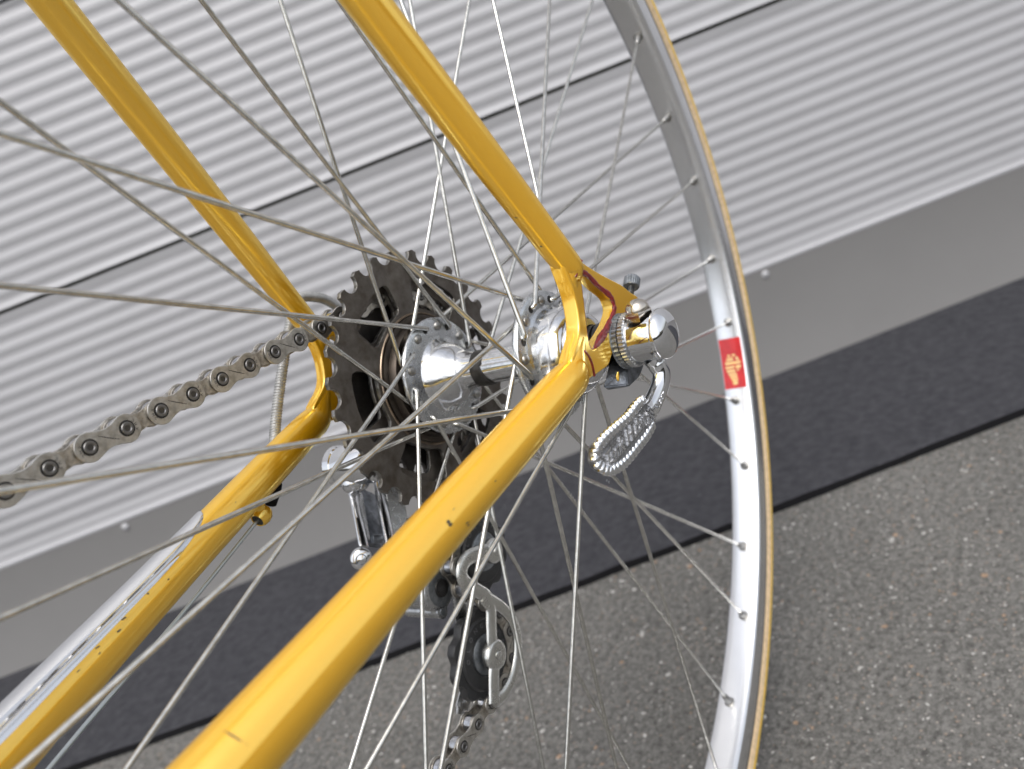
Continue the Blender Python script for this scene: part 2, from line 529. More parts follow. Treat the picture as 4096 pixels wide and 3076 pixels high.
# loose and embedded stone chips, nobody could count them
ico = bmesh.new(); bmesh.ops.create_icosphere(ico, subdivisions=1, radius=1.0)
iv = [v.co.copy() for v in ico.verts]; ifc = [tuple(v.index for v in f.verts) for f in ico.faces]; ico.free()
ch = MB()
rnd = random.Random(3)
for _ in range(13000):
    s = rnd.uniform(-1.0, 0.9); d = rnd.uniform(0.30, 1.0)
    if rnd.random() < 0.35: d = 0.30 + abs(rnd.gauss(0, 0.22))
    r = min(0.0042, 0.00070 * math.exp(rnd.gauss(0.08, 0.48)))
    p = wp(s, d, 0.0)
    rz = rnd.uniform(0, 6.28); c_, s_ = math.cos(rz), math.sin(rz)
    ax, ay, az = r * rnd.uniform(.7, 1.4), r * rnd.uniform(.6, 1.1), r * rnd.uniform(.25, .6)
    u = rnd.random(); mi = 0 if u < 0.5 else (1 if u < 0.68 else 2)
    b0 = len(ch.v)
    jit = [rnd.uniform(.75, 1.15) for _ in iv]
    for q, jj in zip(iv, jit):
        x, y, z = q.x * ax * jj, q.y * ay * jj, q.z * az * jj
        ch.v.append(Vector((p.x + x * c_ - y * s_, p.y + x * s_ + y * c_, z + az * 0.25)))
    for f in ifc:
        ch.f.append(tuple(b0 + i for i in f)); ch.mi.append(mi)
chips = ch.build("stone_chips", ['chip_a', 'chip_b', 'chip_c'], smooth=0, scale=1.0)
tag(chips, "pale and tan stone chips scattered in the asphalt", "stone chips", kind="stuff")

# bare trees and hedge across the yard, behind the photographer: seen only in the bright metal
tr = MB()
rnd = random.Random(21)
for k in range(150):
    ang = rnd.uniform(-75, 100)
    dist = rnd.uniform(11, 15)
    h = rnd.uniform(0.7, 2.2)
    cx_, cy_ = dist * math.cos(rad(ang)), dist * math.sin(rad(ang))
    b0 = len(tr.v)
    for q in iv:
        j_ = rnd.uniform(.75, 1.25)
        tr.v.append(Vector((cx_ + q.x * 1.3 * j_, cy_ + q.y * 1.3 * j_, max(0.0, h * 0.5 + q.z * h * 0.55 * j_))))
    for f in ifc:
        tr.f.append(tuple(b0 + t for t in f)); tr.mi.append(0)
M['hedge'] = simple("hedge_brown_green", (0.15, 0.14, 0.11), 0, 0.9, var=0.5, var_scale=3)
tag(tr.build("far_trees", 'hedge', smooth=0, scale=1.0), "mass of bare trees and hedge across the yard", "trees", kind="stuff")

# ------------------------------------------------------------------ wall
wall = empty("corrugated_wall", wp(0, 0, 0))
tag(wall, "silver grey wall of horizontal ribbed metal panels above a smooth base strip", "wall")
W0, W1 = -3.2, 3.2
PITCH, AMP = 0.01735, 0.00062
def wloc(s, d, z):               # local to the wall Empty
    return TW * s + NW * d + Vector((0, 0, z))
def rib_panel(z0, z1, phase):
    b = MB()
    prof = []
    n = int(round((z1 - z0) / PITCH * 10))
    for i in range(n + 1):
        z = z0 + (z1 - z0) * i / n
        x = (z - phase) / PITCH * 2 * math.pi
        d = AMP * (math.sin(x) + 0.10 * math.sin(3 * x))
        e = min(z - z0, z1 - z) / 0.006
        if e < 1: d = d * e + 0.0015 * (1 - e)
        prof.append((d, z))
    prof = [(-0.012, z0)] + prof + [(-0.012, z1)]
    for d, z in prof:
        b.v.append(wloc(W0, d, z)); b.v.append(wloc(W1, d, z))
    for i in range(len(prof) - 1):
        b.f.append((2 * i, 2 * i + 1, 2 * i + 3, 2 * i + 2)); b.mi.append(0)
    o = b.build("ribbed_panel", 'wall', wall, smooth=60, scale=1.0)
    return o
ZS = HUBZ + 0.1105                # seam height
PH = 0.295
# dark (downward) flanks sit at seam-11.5 mm, -28.9 mm ...
z = HUBZ - 0.1825
tops = [(z, ZS - 0.0022)]
zz = ZS + 0.0022
while zz < 2.3:
    tops.append((zz, zz + PH)); zz += PH + 0.0044
for z0, z1 in tops:
    rib_panel(z0, z1, z1 - 0.0092 if z0 < 0.2 else z0 + 0.0134)
b = MB(); 
for (za, zb) in ((HUBZ - 0.2, zz),):
    for s in (W0 + 0.002, W1 - 0.002):
        for d in (-0.06, -0.0125):
            for q in (za, zb):
                b.v.append(wloc(s, d, q))
b.f = [(0, 1, 3, 2), (4, 6, 7, 5), (0, 4, 5, 1), (2, 3, 7, 6), (0, 2, 6, 4), (1, 5, 7, 3)]; b.mi = [0] * 6
b.build("seam_backing", 'olive', wall, smooth=0, scale=1.0)
# base flashing with a folded top lip
b = MB()
zt = HUBZ - 0.1865
prof = [(-0.012, zt + 0.0035), (0.0035, zt + 0.0042), (0.0062, zt + 0.0032), (0.0068, zt + 0.001), (0.0060, zt - 0.001), (0.0052, zt - 0.003), (0.0052, 0.0005)]
for d, q in prof:
    b.v.append(wloc(W0, d, q)); b.v.append(wloc(W1, d, q))
for i in range(len(prof) - 1):
    b.f.append((2 * i, 2 * i + 1, 2 * i + 3, 2 * i + 2)); b.mi.append(1 if i < 4 else 0)
b.build("base_flashing", ['flash', 'wall'], wall, smooth=50, scale=1.0)
for s in (-2.336, -1.44, -0.5436, 0.3524, 1.248, 2.144):
    b = MB()
    p = wloc(s, 0.0052, HUBZ - 0.1955)
    b.lathe([(0.0052, 0.0), (0.0050, 0.0008), (0.0040, 0.0020), (0.0022, 0.0028), (0.0, 0.0030)], 20, frame(p, NW, (0, 0, 1)))
    b.build("rivet", 'wall', wall, smooth=60, scale=1.0)

# ------------------------------------------------------------------ rubber mat along the wall foot
b = MB()
nm = 160
rnd = random.Random(11)
for i in range(nm + 1):
    s = -2.6 + 5.2 * i / nm
    e = 0.3035 + 0.0035 * math.sin(s * 4.1 + 0.6) - 0.018 * min(1, max(0, (-s - 0.25) / 0.35)) + rnd.uniform(-.0009, .0009)
    h = 0.0090 + rnd.uniform(-.0006, .0006)
    for d, q in ((0.0075, 0.0), (0.0075, 0.0090), (e - 0.0015, h), (e, h - 0.0014), (e + 0.0008 + rnd.uniform(-.0006, .0006), 0.0)):
        b.v.append(wp(s, d, q))
for i in range(nm):
    for k in range(4):
        a = i * 5 + k
        b.f.append((a, a + 5, a + 6, a + 1)); b.mi.append(1 if k >= 3 else 0)  # front edge painted black for its own shade and contact shadow
rm = b.build("rubber_mat", ['mat', 'rubber'], smooth=35, scale=1.0)
tag(rm, "dark grey rubber mat strip lying along the foot of the wall", "mat")

# ------------------------------------------------------------------ bicycle
bike = empty("bicycle", (0, 0, 0))
tag(bike, "gold bicycle seen close at its rear hub, chain and spokes", "bicycle")
HUB = (0, 0, HUBZ)

# ---- frame: stays and dropouts
frm = group_part("frame", bike)
SS0, SS1 = Vector((17.4, 66.0, 40)), Vector((159, 26.3, 400))
CS0, CS1 = Vector((40, 65.0, 3)), Vector((400, 18.1, -40.4))
def along(a, b_, t): return a + (b_ - a) * t
def seat_stay(sg):
    path, rr = [], []
    prof = [(-0.028, 4.4), (-0.016, 4.9), (0.0, 5.1), (0.012, 5.2), (0.04, 5.3), (0.10, 5.7), (0.2, 6.1), (0.35, 6.3), (0.6, 6.5), (1.0, 6.6)]
    for t, r in prof:
        p = along(SS0, SS1, t); path.append((p.x, sg * p.y, p.z)); rr.append(r)
    q = [0.78, 0.90, 0.97] + [1.0] * (len(prof) - 3)
    path = [(20.0, sg * 65.35, 22.5), (18.6, sg * 65.35, 27.5), (17.4, sg * 65.5, 32.0)] + path[1:]
    rr = [2.3, 3.0, 4.1] + rr[1:]
    q = [0.95, 0.92, 0.88] + q[1:]
    path = crom(path, 3); rr = [p.x for p in crom([Vector((v, 0, 0)) for v in rr], 3)]; q = [p.x for p in crom([Vector((v, 0, 0)) for v in q], 3)]
    return MB().tube(path, rr, 28, flat=(0, 1, 0), ratio=q).build("seat_stay", 'gold', frm)
def chain_stay(sg):
    path, rr = [], []
    prof = [(-0.042, 5.4), (-0.030, 6.0), (-0.012, 6.5), (0.01, 6.8), (0.05, 7.1), (0.12, 7.4), (0.2, 7.6), (0.28, 8.0), (0.4, 9.0), (0.55, 10.2), (1.0, 11.0)]
    for t, r in prof:
        p = along(CS0, CS1, t); path.append((p.x, sg * p.y, p.z)); rr.append(r)
    q = [0.46, 0.58, 0.80, 0.96] + [1.0] * (len(prof) - 4)
    p2 = [(21.6, sg * 65.35, 17.0), (25.0, sg * 65.35, 12.8), (29.5, sg * 65.35, 8.6)] + path[2:]
    r2 = [2.4, 3.3, 5.0] + rr[2:]
    q2 = [0.95, 0.86, 0.66] + q[2:]
    p2 = crom(p2, 3); r2 = [p.x for p in crom([Vector((v, 0, 0)) for v in r2], 3)]; q2 = [p.x for p in crom([Vector((v, 0, 0)) for v in q2], 3)]
    return MB().tube(p2, r2, 36, flat=(0, 1, 0), ratio=q2).build("chain_stay", 'gold', frm), path, rr
for sg in (1, -1):
    seat_stay(sg)
csL, _, _ = chain_stay(1)
csR, csp, csr = chain_stay(-1)
MB().tube([(409, -34, -41.5), (409, 34, -41.5)], 20, 40).build("bottom_bracket_shell", 'gold', frm)

# dropout outline in the XZ plane (measured on the outer face)
UP = [(21.4, 34.5), (21.3, 29.4), (22.3, 23.7), (24.6, 18.2), (27.0, 15.2), (30.2, 13.0), (34.5, 11.0), (38, 8.5), (38.5, 2.5), (34, 0.2), (28.0, -1.2), (20.4, -2.2), (15.2, -2.6)]
SLOT = [(10, -0.5), (3.0, 1.2), (-3, 5.2), (-9.5, 4.8), (-12, 0.8), (-9, -3.6), (-5, -5.2), (-2.5, -6.4)]
LIP = [(-2.0, -9), (-2.6, -12.6), (-5, -14.2), (-10.0, -13.4), (-18, -8.0), (-22.5, -1.0), (-24.8, 5.0), (-23.5, 9.2), (-20.0, 12.0), (-17.2, 14.6), (-13.2, 18.2), (-1.2, 26.6), (8.0, 34.0), (11.0, 38), (16, 40), (21, 39)]
OUT = [(p.x, p.y) for p in crom([Vector((x, z, 0)) for x, z in UP + SLOT + LIP], 4, True)]
WIN = [(p.x, p.y) for p in crom([Vector((x, z, 0)) for x, z in [(13.2, 29.6), (12.2, 31.2), (9.9, 31.0), (6.8, 28.5), (3.0, 23.5), (-2.9, 17.6), (-3.9, 14.6), (-2.8, 11.8), (2.6, 9.4), (9.1, 7.9), (14.5, 7.2), (19.8, 6.3), (22.4, 6.9), (22.9, 9.4), (21.4, 13.3), (17.1, 21.7), (14.8, 26.6)]], 4, True)]
for sg in (1, -1):
    b = MB()
    y0, y1 = (62.5, 68.2) if sg > 0 else (-68.2, -62.5)
    b.plate(OUT, [WIN], y0, y1, 0.7, res=3)
    d = b.build("dropout", 'gold', frm, smooth=50, flat_y=True)
# bare scuffed lower lip of the near dropout (paint scraped off by the lever)
bm = bmesh.new()
for q in [(4.0, 68.5, -9.0), (8.4, 68.5, -14.0), (7.4, 68.5, -15.4), (-3.1, 68.5, -16.3), (-9.0, 68.5, -14.6), (-8, 68.5, -9.5), (-2, 68.5, -7.4),
          (5.2, 62.2, -6.4), (14.6, 62.2, -11.2), (12.5, 62.2, -13.4), (2, 62.2, -16.4), (-8, 62.2, -15.2), (-8, 62.2, -8), (-2, 62.2, -5.6)]:
    bm.verts.new(Vector(q))
bmesh.ops.convex_hull(bm, input=bm.verts)
bmesh.ops.bevel(bm, geom=list(bm.edges), offset=0.35, segments=2, affect='EDGES')
bm.verts.index_update()
b = MB(); b.v = [v.co.copy() for v in bm.verts]; b.f = [tuple(v.index for v in f.verts) for f in bm.faces]; b.mi = [0] * len(b.f); bm.free()
o = b.build("dropout_lip", 'bare', frm, smooth=30)
# paint left on the lip
MB().tube([(8.2, 66.6, -8.6), (9.0, 66.3, -10.0), (9.6, 66.2, -11.6)], [0.3, 0.75, 0.3], 8, flat=(0.6, 0.8, 0), ratio=0.5).build("paint_scrape", 'gold', frm)
# red lining around the window and at the stay joints
rnd = random.Random(5)
pts, rr = [], []
NWIN = len(WIN)
for i in range(NWIN):
    x, z = WIN[i]
    t = i / NWIN
    fat = 1.0 if 0.06 < t < 0.66 else 0.30
    if 0.46 < t < 0.62: fat = 1.35
    pts.append((x, 67.75, z)); rr.append(max(0.26, 1.15 * fat * rnd.uniform(.8, 1.2)))
MB().tube(pts, rr, 8, closed=True, flat=(0, 1, 0), ratio=0.62).build("red_window_lining", 'red', frm)
def surf_line(p3, r):
    return MB().tube(crom(p3, 6), r, 8)
surf_line([(33.6, 71.6, 10.4), (31.0, 70.9, 7.4), (29.6, 70.2, 3.6), (28.8, 69.0, -0.8)], 0.42).build("red_joint_line", 'red', frm)
surf_line([(9.3, 68.4, 35.2), (12.9, 69.2, 34.1), (16.3, 69.9, 33.8), (18.3, 69.0, 32.0)], 0.48).build("red_joint_line", 'red', frm)
# chipped and scratched paint
def chip_mesh(spots, seed):
    b = MB(); r_ = random.Random(seed)
    for p, n_, rr_ in spots:
        f = frame(Vector(p), n_)
        k0 = len(b.v); cnt = 8
        st = r_.uniform(1.0, 2.0)
        for k in range(cnt):
            a = 2 * math.pi * k / cnt
            q = rr_ * r_.uniform(0.55, 1.2)
            b.v.append(f @ Vector((q * st * math.cos(a), q * math.sin(a) / st, 0.04)))
        b.f.append(tuple(range(k0, k0 + cnt))); b.mi.append(0)
    return b
CH = {
 'n': [((113.74, 62.31, -2.56), (.17, .89, .42), .75), ((113.78, 62.66, -3.38), (.16, .94, .31), .6), ((108.61, 63.54, -6.43), (.11, .98, -.17), .55), ((108.46, 63.43, -7.21), (.09, .96, -.27), .4), ((109.89, 62.17, -1.1), (.17, .81, .56), .3), ((93.55, 65.47, -2.66), (.14, .99, .09), .3)],
 'f': [((144.72, -43.58, -7.58), (-.09, .96, .27), .8), ((143.12, -44.61, -5.42), (-.05, .86, .51), .45), ((153.6, -43.04, -6.5), (-.05, .86, .51), .6), ((153.53, -42.59, -7.56), (-.07, .92, .39), .5), ((164.82, -41.24, -7.9), (-.05, .87, .49), .55), ((165.63, -40.52, -9.44), (-.08, .94, .33), .5), ((157.16, -41.89, -8.19), (-.08, .93, .36), .55), ((135.17, -45.06, -5.99), (-.08, .94, .32), .4), ((180.88, -38.37, -10.79), (-.08, .93, .37), .4), ((172.5, -39.74, -9.43), (-.07, .91, .41), .45), ((97.69, -50.96, -.34), (-.05, .87, .49), .35)],
 's': [((48.61, 58.57, 103.57), (.93, -.03, -.37), .6), ((47.18, 58.34, 100.17), (.92, -.14, -.38), .4), ((31.59, 61.02, 62.79), (.83, -.42, -.37), .8), ((31.66, 62.62, 61.8), (.92, -.14, -.38), .7), ((30.45, 63.18, 58.65), (.92, -.1, -.37), .6), ((25.6, 64.94, 46.64), (.93, -.02, -.37), .4), ((38.28, 60.43, 78.35), (.9, -.2, -.38), .35), ((43.23, 59.14, 90.52), (.91, -.19, -.38), .3)],
 't': [((73.76, -46.96, 171.66), (.63, .71, -.32), .8), ((72.55, -46.39, 170.94), (.49, .82, -.28), .6), ((60.41, -53.61, 133.94), (.88, .3, -.38), .7), ((58.34, -55.91, 128.04), (.93, .02, -.37), .4), ((51.07, -51.44, 120.5), (.26, .94, -.21), .5), ((39.63, -59.06, 82.44), (.85, .37, -.38), .8), ((38.79, -58.59, 81.29), (.8, .48, -.37), .6), ((36.53, -57.81, 78.05), (.64, .7, -.33), .55)]}
for k, spots in CH.items():
    tag(chip_mesh(spots, 3).build("paint_chips", 'bare_dark', frm, smooth=0), kind="stuff")
MB().tube([(184.63, 48.7, -5.75), (184.6, 50.75, -6.67), (184.5, 52.27, -7.73), (184.05, 53.95, -9.6)], [0.06, 0.30, 0.24, 0.05], 6).build("paint_scratch", 'bare_dark', frm)

# chain stay protector: chrome skin on the upper side of the drive-side stay
b = MB()
axis = (CS1 - CS0); ax = Vector((axis.x, -axis.y, axis.z)).normalized()
up = (Vector((0, 0, 1)) - ax * ax.z).normalized(); sid = ax.cross(up)      # sid ~ towards +Y / camera side or away
if sid.y < 0: sid = -sid
def cs_at(t):
    r = csr[0]
    T = [(-0.042, 5.4), (-0.030, 6.0), (-0.012, 6.5), (0.01, 6.8), (0.05, 7.1), (0.12, 7.4), (0.2, 7.6), (0.28, 8.0), (0.4, 9.0), (0.55, 10.2), (1.0, 11.0)]
    for (t0, r0), (t1, r1) in zip(T, T[1:]):
        if t0 <= t <= t1: r = r0 + (r1 - r0) * (t - t0) / (t1 - t0)
    p = along(CS0, CS1, t); return Vector((p.x, -p.y, p.z)), r
NP, NA = 40, 20
TIP = [(0.1838, -22), (0.186, 4), (0.1922, 21), (0.1998, 31.5), (0.2155, 42.3), (0.2465, 54.2), (0.27, 56), (1, 57)]
for i in range(NP + 1):
    t = 0.1838 + (0.62 - 0.1838) * (i / NP) ** 2.0
    c0, r = cs_at(t)
    hi_a = -22
    for (ta, aa), (tb, ab) in zip(TIP, TIP[1:]):
        if ta <= t <= tb: hi_a = aa + (ab - aa) * (t - ta) / (tb - ta)
    lo_a = -22 - (hi_a + 22)
    for k in range(NA + 1):
        a = rad(lo_a + (hi_a - lo_a) * k / NA)
        off = 0.55 if 0 < k < NA else 0.05
        b.v.append(c0 + (up * math.cos(a) + sid * math.sin(a)) * (r + off))
for i in range(NP):
    for k in range(NA):
        a = i * (NA + 1) + k
        b.f.append((a, a + 1, a + NA + 2, a + NA + 1)); b.mi.append(0)
b.build("chain_stay_protector", 'chrome', frm, smooth=60)

# cable stop, cable and coiled housing
cst = group_part("gear_cable", bike)
sdir = Vector((1, 0.12, -0.18)).normalized()
b = MB()
fr = frame((84.5, -60.5, -14.2), sdir)
b.lathe([(0, -3.2), (2.6, -3.1), (3.6, -1.6), (3.9, 0.2), (3.6, 1.9), (3.1, 2.9), (2.75, 3.3), (2.5, 3.2), (2.4, 2.2)], 24, fr)
b.lathe([(2.5, 2.9), (0.0, 2.85)], 24, fr, mat=1)  # black disc paints the shade inside the stop's mouth
b.tube([(84.5, -60.3, -12), (84.5, -60, -8)], [2.6, 3.2], 14)
b.build("cable_stop", ['gold', 'grease_shade'], cst, smooth=45)
MB().tube([(79, -60.4, -12.4), (74, -61.5, -9.6), (71.5, -62.5, -8.0)], [2.6, 2.75, 2.7], 16).build("housing_ferrule", 'rubber', cst)
MB().tube(crom([(86, -60.5, -14.5), (134, -56.5, -23.6), (188.5, -54.5, -33.4), (300, -44, -56), (400, -20, -78)], 5), 0.75, 8).build("inner_cable", 'cable', cst)
hp = crom([(73, -62.0, -9.0), (64, -67.5, -3.4), (51.0, -75, 7.1), (34.5, -76.5, 25.2), (19.6, -76, 41.5), (9.0, -75.5, 51.0), (-3.0, -77, 48.3), (-13, -79, 41.5), (-26, -83, 26), (-33, -86, 4), (-28, -87, -20), (-10, -86, -40)], 34)
hr, acc = [], 0.0
for i, p in enumerate(hp):
    if i: acc += (p - hp[i - 1]).length
    hr.append(2.35 + 0.20 * math.sin(acc / 1.25 * 2 * math.pi))
# resample finely so that every coil is several rings
fine, fr_ = [], []
acc = 0.0; tot = sum((hp[i] - hp[i - 1]).length for i in range(1, len(hp)))
step = 0.2; i = 1; seg0 = 0.0
L = (hp[1] - hp[0]).length
s = 0.0
while s < tot - 0.3:
    while s > seg0 + L and i < len(hp) - 1:
        seg0 += L; i += 1; L = (hp[i] - hp[i - 1]).length
    p = hp[i - 1].lerp(hp[i], (s - seg0) / max(L, 1e-6))
    fine.append(p); fr_.append(2.25 + 0.22 * math.sin(s / 1.3 * 2 * math.pi)); s += step
MB().tube(fine, fr_, 12).build("cable_housing", 'housing', cst, smooth=80)

# ---- rim, tyre, hub, spokes
rim = group_part("rim", bike)
prof = [(302.3, -7.4), (302.0, -4.0), (301.9, 0), (302.0, 4.0), (302.3, 7.4), (302.9, 8.9), (304.0, 9.9), (305.6, 10.3), (309, 10.3), (313, 10.2), (316.2, 10.0), (316.8, 9.4), (316.2, 8.6), (313.5, 4.5), (312.6, 0), (313.5, -4.5), (316.2, -8.6), (316.8, -9.4), (316.2, -10.0), (313, -10.2), (309, -10.3), (305.6, -10.3), (304.0, -9.9), (302.9, -8.9)]
MB().lathe(prof, 240, closed=True).build("rim_hoop", 'rim', rim, smooth=25)
# red maker's label between two nipples
b = MB()
def rimp(th, y, r=301.55): return Vector((r * math.cos(rad(th)), y, r * math.sin(rad(th))))
t0, t1, ya, yb = 200.9, 207.95, -8.1, 8.2
n = 14
for i in range(n + 1):
    th = t0 + (t1 - t0) * i / n
    for y in (ya, -4, 0, 4, yb):
        b.v.append(rimp(th, y, 301.62 + (0.30 if abs(y) > 6 else (0.1 if abs(y) > 3 else 0))))
for i in range(n):
    for k in range(4):
        a = i * 5 + k
        b.f.append((a, a + 5, a + 6, a + 1)); b.mi.append(0)
def rim_quad(y_a, y_b, s0, s1, z=301.40):      # s in mm from the label's upper edge
    q = []
    for s, y in ((s0, y_a), (s0, y_b), (s1, y_b), (s1, y_a)):
        q.append(rimp(t0 + math.degrees(s / 302.0), y, z))
    i0 = len(b.v); b.v.extend(q); b.f.append((i0, i0 + 1, i0 + 2, i0 + 3)); b.mi.append(1)
# stylised gold wheel-and-bars emblem
def emb(rows):
    for s0, s1, a0, a1, c0, c1 in rows:
        q = [rimp(t0 + math.degrees(s0 / 302.0), a0, 301.40), rimp(t0 + math.degrees(s0 / 302.0), a1, 301.40),
             rimp(t0 + math.degrees(s1 / 302.0), c1, 301.40), rimp(t0 + math.degrees(s1 / 302.0), c0, 301.40)]
        i0 = len(b.v); b.v.extend(q); b.f.append((i0, i0 + 1, i0 + 2, i0 + 3)); b.mi.append(1)
emb([(12.0, 13.5, -2.6, -1.0, -3.0, -1.3), (12.0, 13.5, 0.6, 2.4, 0.3, 3.0), (14.2, 15.4, -3.5, 1.0, -3.9, 0.8), (15.8, 16.8, -4.2, 1.0, -4.6, 1.2), (14.2, 16.8, 2.6, 4.2, 3.2, 5.4),
     (17.5, 19.3, -5.6, 6.4, -5.2, 6.0),
     (20.6, 22.2, -5.8, 1.2, -5.4, 1.2), (20.4, 22.6, 2.2, 6.2, 2.0, 5.6), (23.2, 25.0, -5.2, 1.0, -4.6, 1.4), (23.4, 24.4, 2.6, 4.6, 2.2, 4.0), (25.8, 27.4, -4.2, 1.8, -3.6, 2.2),
     (28.0, 29.6, -3.4, 2.2, -2.6, 2.4), (30.2, 31.8, -2.2, 2.6, -1.8, 2.2), (32.2, 34.4, -1.6, 2.2, -1.2, 1.8)])
b.build("rim_label", ['sticker', 'sticker_gold'], rim, smooth=0)

tp, tm = [], []
na = 56
for k in range(na):
    a = 2 * math.pi * k / na
    r_, y_ = 325.6 + 11.0 * math.cos(a), 11.0 * math.sin(a)
    tp.append((r_, y_))
    da = abs(math.degrees(a + math.pi / na) if a <= math.pi else 360 - math.degrees(a + math.pi / na))
    tm.append(2 if da < 62 else (1 if da < 98 else (0 if da < 124 else 3)))
MB().lathe(tp, 240, mats=tm, closed=True).build("tyre", ['tan', 'gum', 'tread', 'basetape'], bike, loc=HUB, smooth=60)

hub = group_part("hub", bike)
b = MB()
b.lathe([(24.6, -21.8), (25.4, -21.3), (25.75, -20.6), (25.75, -19.9), (25.3, -19.2), (24.5, -18.85), (17.8, -18.78), (16.3, -18.5), (15.4, -17.6), (14.6, -15.9), (13.1, -13.2), (11.1, -10.6), (9.3, -8.3), (8.2, -6.0), (7.6, -3.0), (7.3, 0.2), (7.2, 1.0), (7.1, 10), (7.1, 24), (7.6, 29), (9.2, 32), (12, 33.8), (17, 34.9), (24.0, 35.3), (25.2, 35.7), (25.75, 36.5), (25.75, 37.3), (25.3, 38.1), (24.4, 38.5), (19.6, 38.7), (18.4, 39.6), (18.1, 41.5), (18.0, 45), (17.5, 48), (16.6, 49.9), (15.5, 50.9), (15.1, 51.0), (14.9, 50.3), (14.5, 50.3), (14.4, 51.3), (14.0, 53.2), (12.8, 55.0), (10.6, 56.0), (8.6, 56.2)], 72, mats=[1] * 7 + [0] * 17 + [1] * 7 + [0] * 14)
b.lathe([(24.6, -21.8), (10, -21.9)], 72)
b.build("hub_shell", ['alloy', 'flange'], hub, smooth=32)
b = MB()
b.lathe([(8.0, 55.5), (8.2, 56.0), (8.2, 58.4), (7.0, 58.6), (7.0, 59.4), (8.4, 59.6), (8.4, 62.3), (5.0, 62.4), (5.0, 67.0), (0, 67.0)], 6 * 6)
b.build("axle_locknut", 'grease_shade', hub, smooth=35)
MB().lathe([(5.0, -62.4), (5.0, -58), (9, -57.8), (9, -56), (0, -56)], 24).build("axle_end", 'grease_shade', hub, smooth=35)
# blackened oil-hole clip around the barrel
b = MB()
ca = math.degrees(math.atan2(83.7, 249.6))
fr = frame((0, 0, 0), (0, 1, 0), (math.cos(rad(ca)), 0, math.sin(rad(ca))))
na, n0 = 48, len(b.v)
for k in range(na + 1):
    a = 2 * math.pi * k / na
    wv = math.cos(a - rad(70))
    e1 = 5.4 + 2.2 * max(0.0, wv) ** 2 + (1.2 if -0.4 < wv < 0.1 else 0)
    for r, h in ((7.15, 0.4), (7.75, 0.5), (7.75, e1), (7.15, e1 + 0.1)):
        b.v.append(fr @ Vector((r * math.cos(a), r * math.sin(a), h)))
for k in range(na):
    for i in range(3):
        a = n0 + k * 4 + i
        b.f.append((a, a + 1, a + 5, a + 4)); b.mi.append(0)
b.build("oil_clip", 'clip', hub, smooth=40)

# dark discs paint the shade inside the spoke holes, a little wider than the spokes
for a0, yy, sg in ((129.62, -18.80, 1), (-1.29, 38.62, 1)):
    hb = MB().lathe([(1.6, 0.0), (1.35, 0.06), (0, 0.06)], 14, frame((21.8, yy, 0), (0, 1, 0)))
    h0 = hb.build("spoke_hole", 'grease_shade', hub)
    for i in range(9):
        ho = h0 if i == 0 else h0.copy()
        if i: COL.objects.link(ho)
        ho.rotation_euler = (0, -rad(a0 + 40 * i - 3.0), 0)
RF, RNIP = 21.8, 302.6
def spoke_kind(flange, outer):
    """geometry for a hole at angle 0; returns spoke, head and nipple builders"""
    if flange == 'D':
        ya, yb = -18.85, -21.85                      # camera-side face, far face
        side_in = not outer
        y_sp = -17.55 if not outer else -23.15       # where the spoke lies
        y_hd = -22.0 if not outer else -18.7
        sgn = -60 if not outer else 60
        ynip = -1.3
    else:
        ya, yb = 38.5, 35.3
        y_sp = 39.75 if outer else 34.05
        y_hd = 35.1 if outer else 38.6
        sgn = 60 if outer else -60
        ynip = 1.3
    h = Vector((RF, 0, 0))
    n = Vector((RNIP * math.cos(rad(sgn)), ynip, RNIP * math.sin(rad(sgn))))
    e = Vector((RF, y_sp, 0)); d = (n - e).normalized()
    s1 = math.copysign(1, y_sp - y_hd)
    # elbow: along the axle then along d
    p0 = Vector((RF, y_hd, 0)); p1 = Vector((RF, y_sp - s1 * 1.5, 0))
    path = [p0, p1, Vector((RF, y_sp - s1 * 0.75, 0)) + d * 0.25, Vector((RF, y_sp - s1 * 0.2, 0)) + d * 0.85, e + d * 1.8, e + d * 3.2]
    ln = (n - e).length
    path += [e + d * (ln * 0.25), e + d * (ln * 0.5), e + d * (ln * 0.75), e + d * (ln - 3)]
    sp = MB().tube(path, [1.0] * 6 + [0.92] * 4, 12)
    hs = -s1
    hf = frame(p0, (0, hs, 0), (1, 0, 0))
    hd = MB().lathe([(2.0, -0.2), (2.05, 0.25), (1.75, 0.75), (1.1, 1.05), (0, 1.15)], 16, hf)
    nf = frame(n, -d)
    nr = frame(Vector((302.3 * math.cos(rad(sgn)), ynip, 302.3 * math.sin(rad(sgn)))), (-math.cos(rad(sgn)), 0, -math.sin(rad(sgn))))
    np_ = MB()
    np_.lathe([(3.3, -0.1), (3.2, 0.4), (2.7, 0.75), (1.9, 0.8)], 18, nr, mat=1)
    np_.lathe([(2.3, -2), (2.3, 1.4), (1.75, 7.4), (1.45, 8.4), (0.9, 8.8)], 16, nf, mat=0)
    return sp, hd, np_
kinds = {('D', False): (129.62, 9), ('D', True): (109.62, 9), ('N', True): (-1.29, 9), ('N', False): (18.71, 9)}
for key, (a0, cnt) in kinds.items():
    sp, hd, np_ = spoke_kind(*key)
    s0 = sp.build("spoke", 'spoke', bike, loc=HUB)
    h0 = hd.build("spoke_head", 'head', s0)
    n0 = np_.build("nipple", ['head', 'eyelet'], s0)
    for i in range(cnt):
        if i == 0:
            so = s0
        else:
            so = s0.copy(); COL.objects.link(so)
            for cc in (h0, n0):
                k = cc.copy(); COL.objects.link(k); k.parent = so
        so.rotation_euler = (0, -rad(a0 + 40 * i), 0)

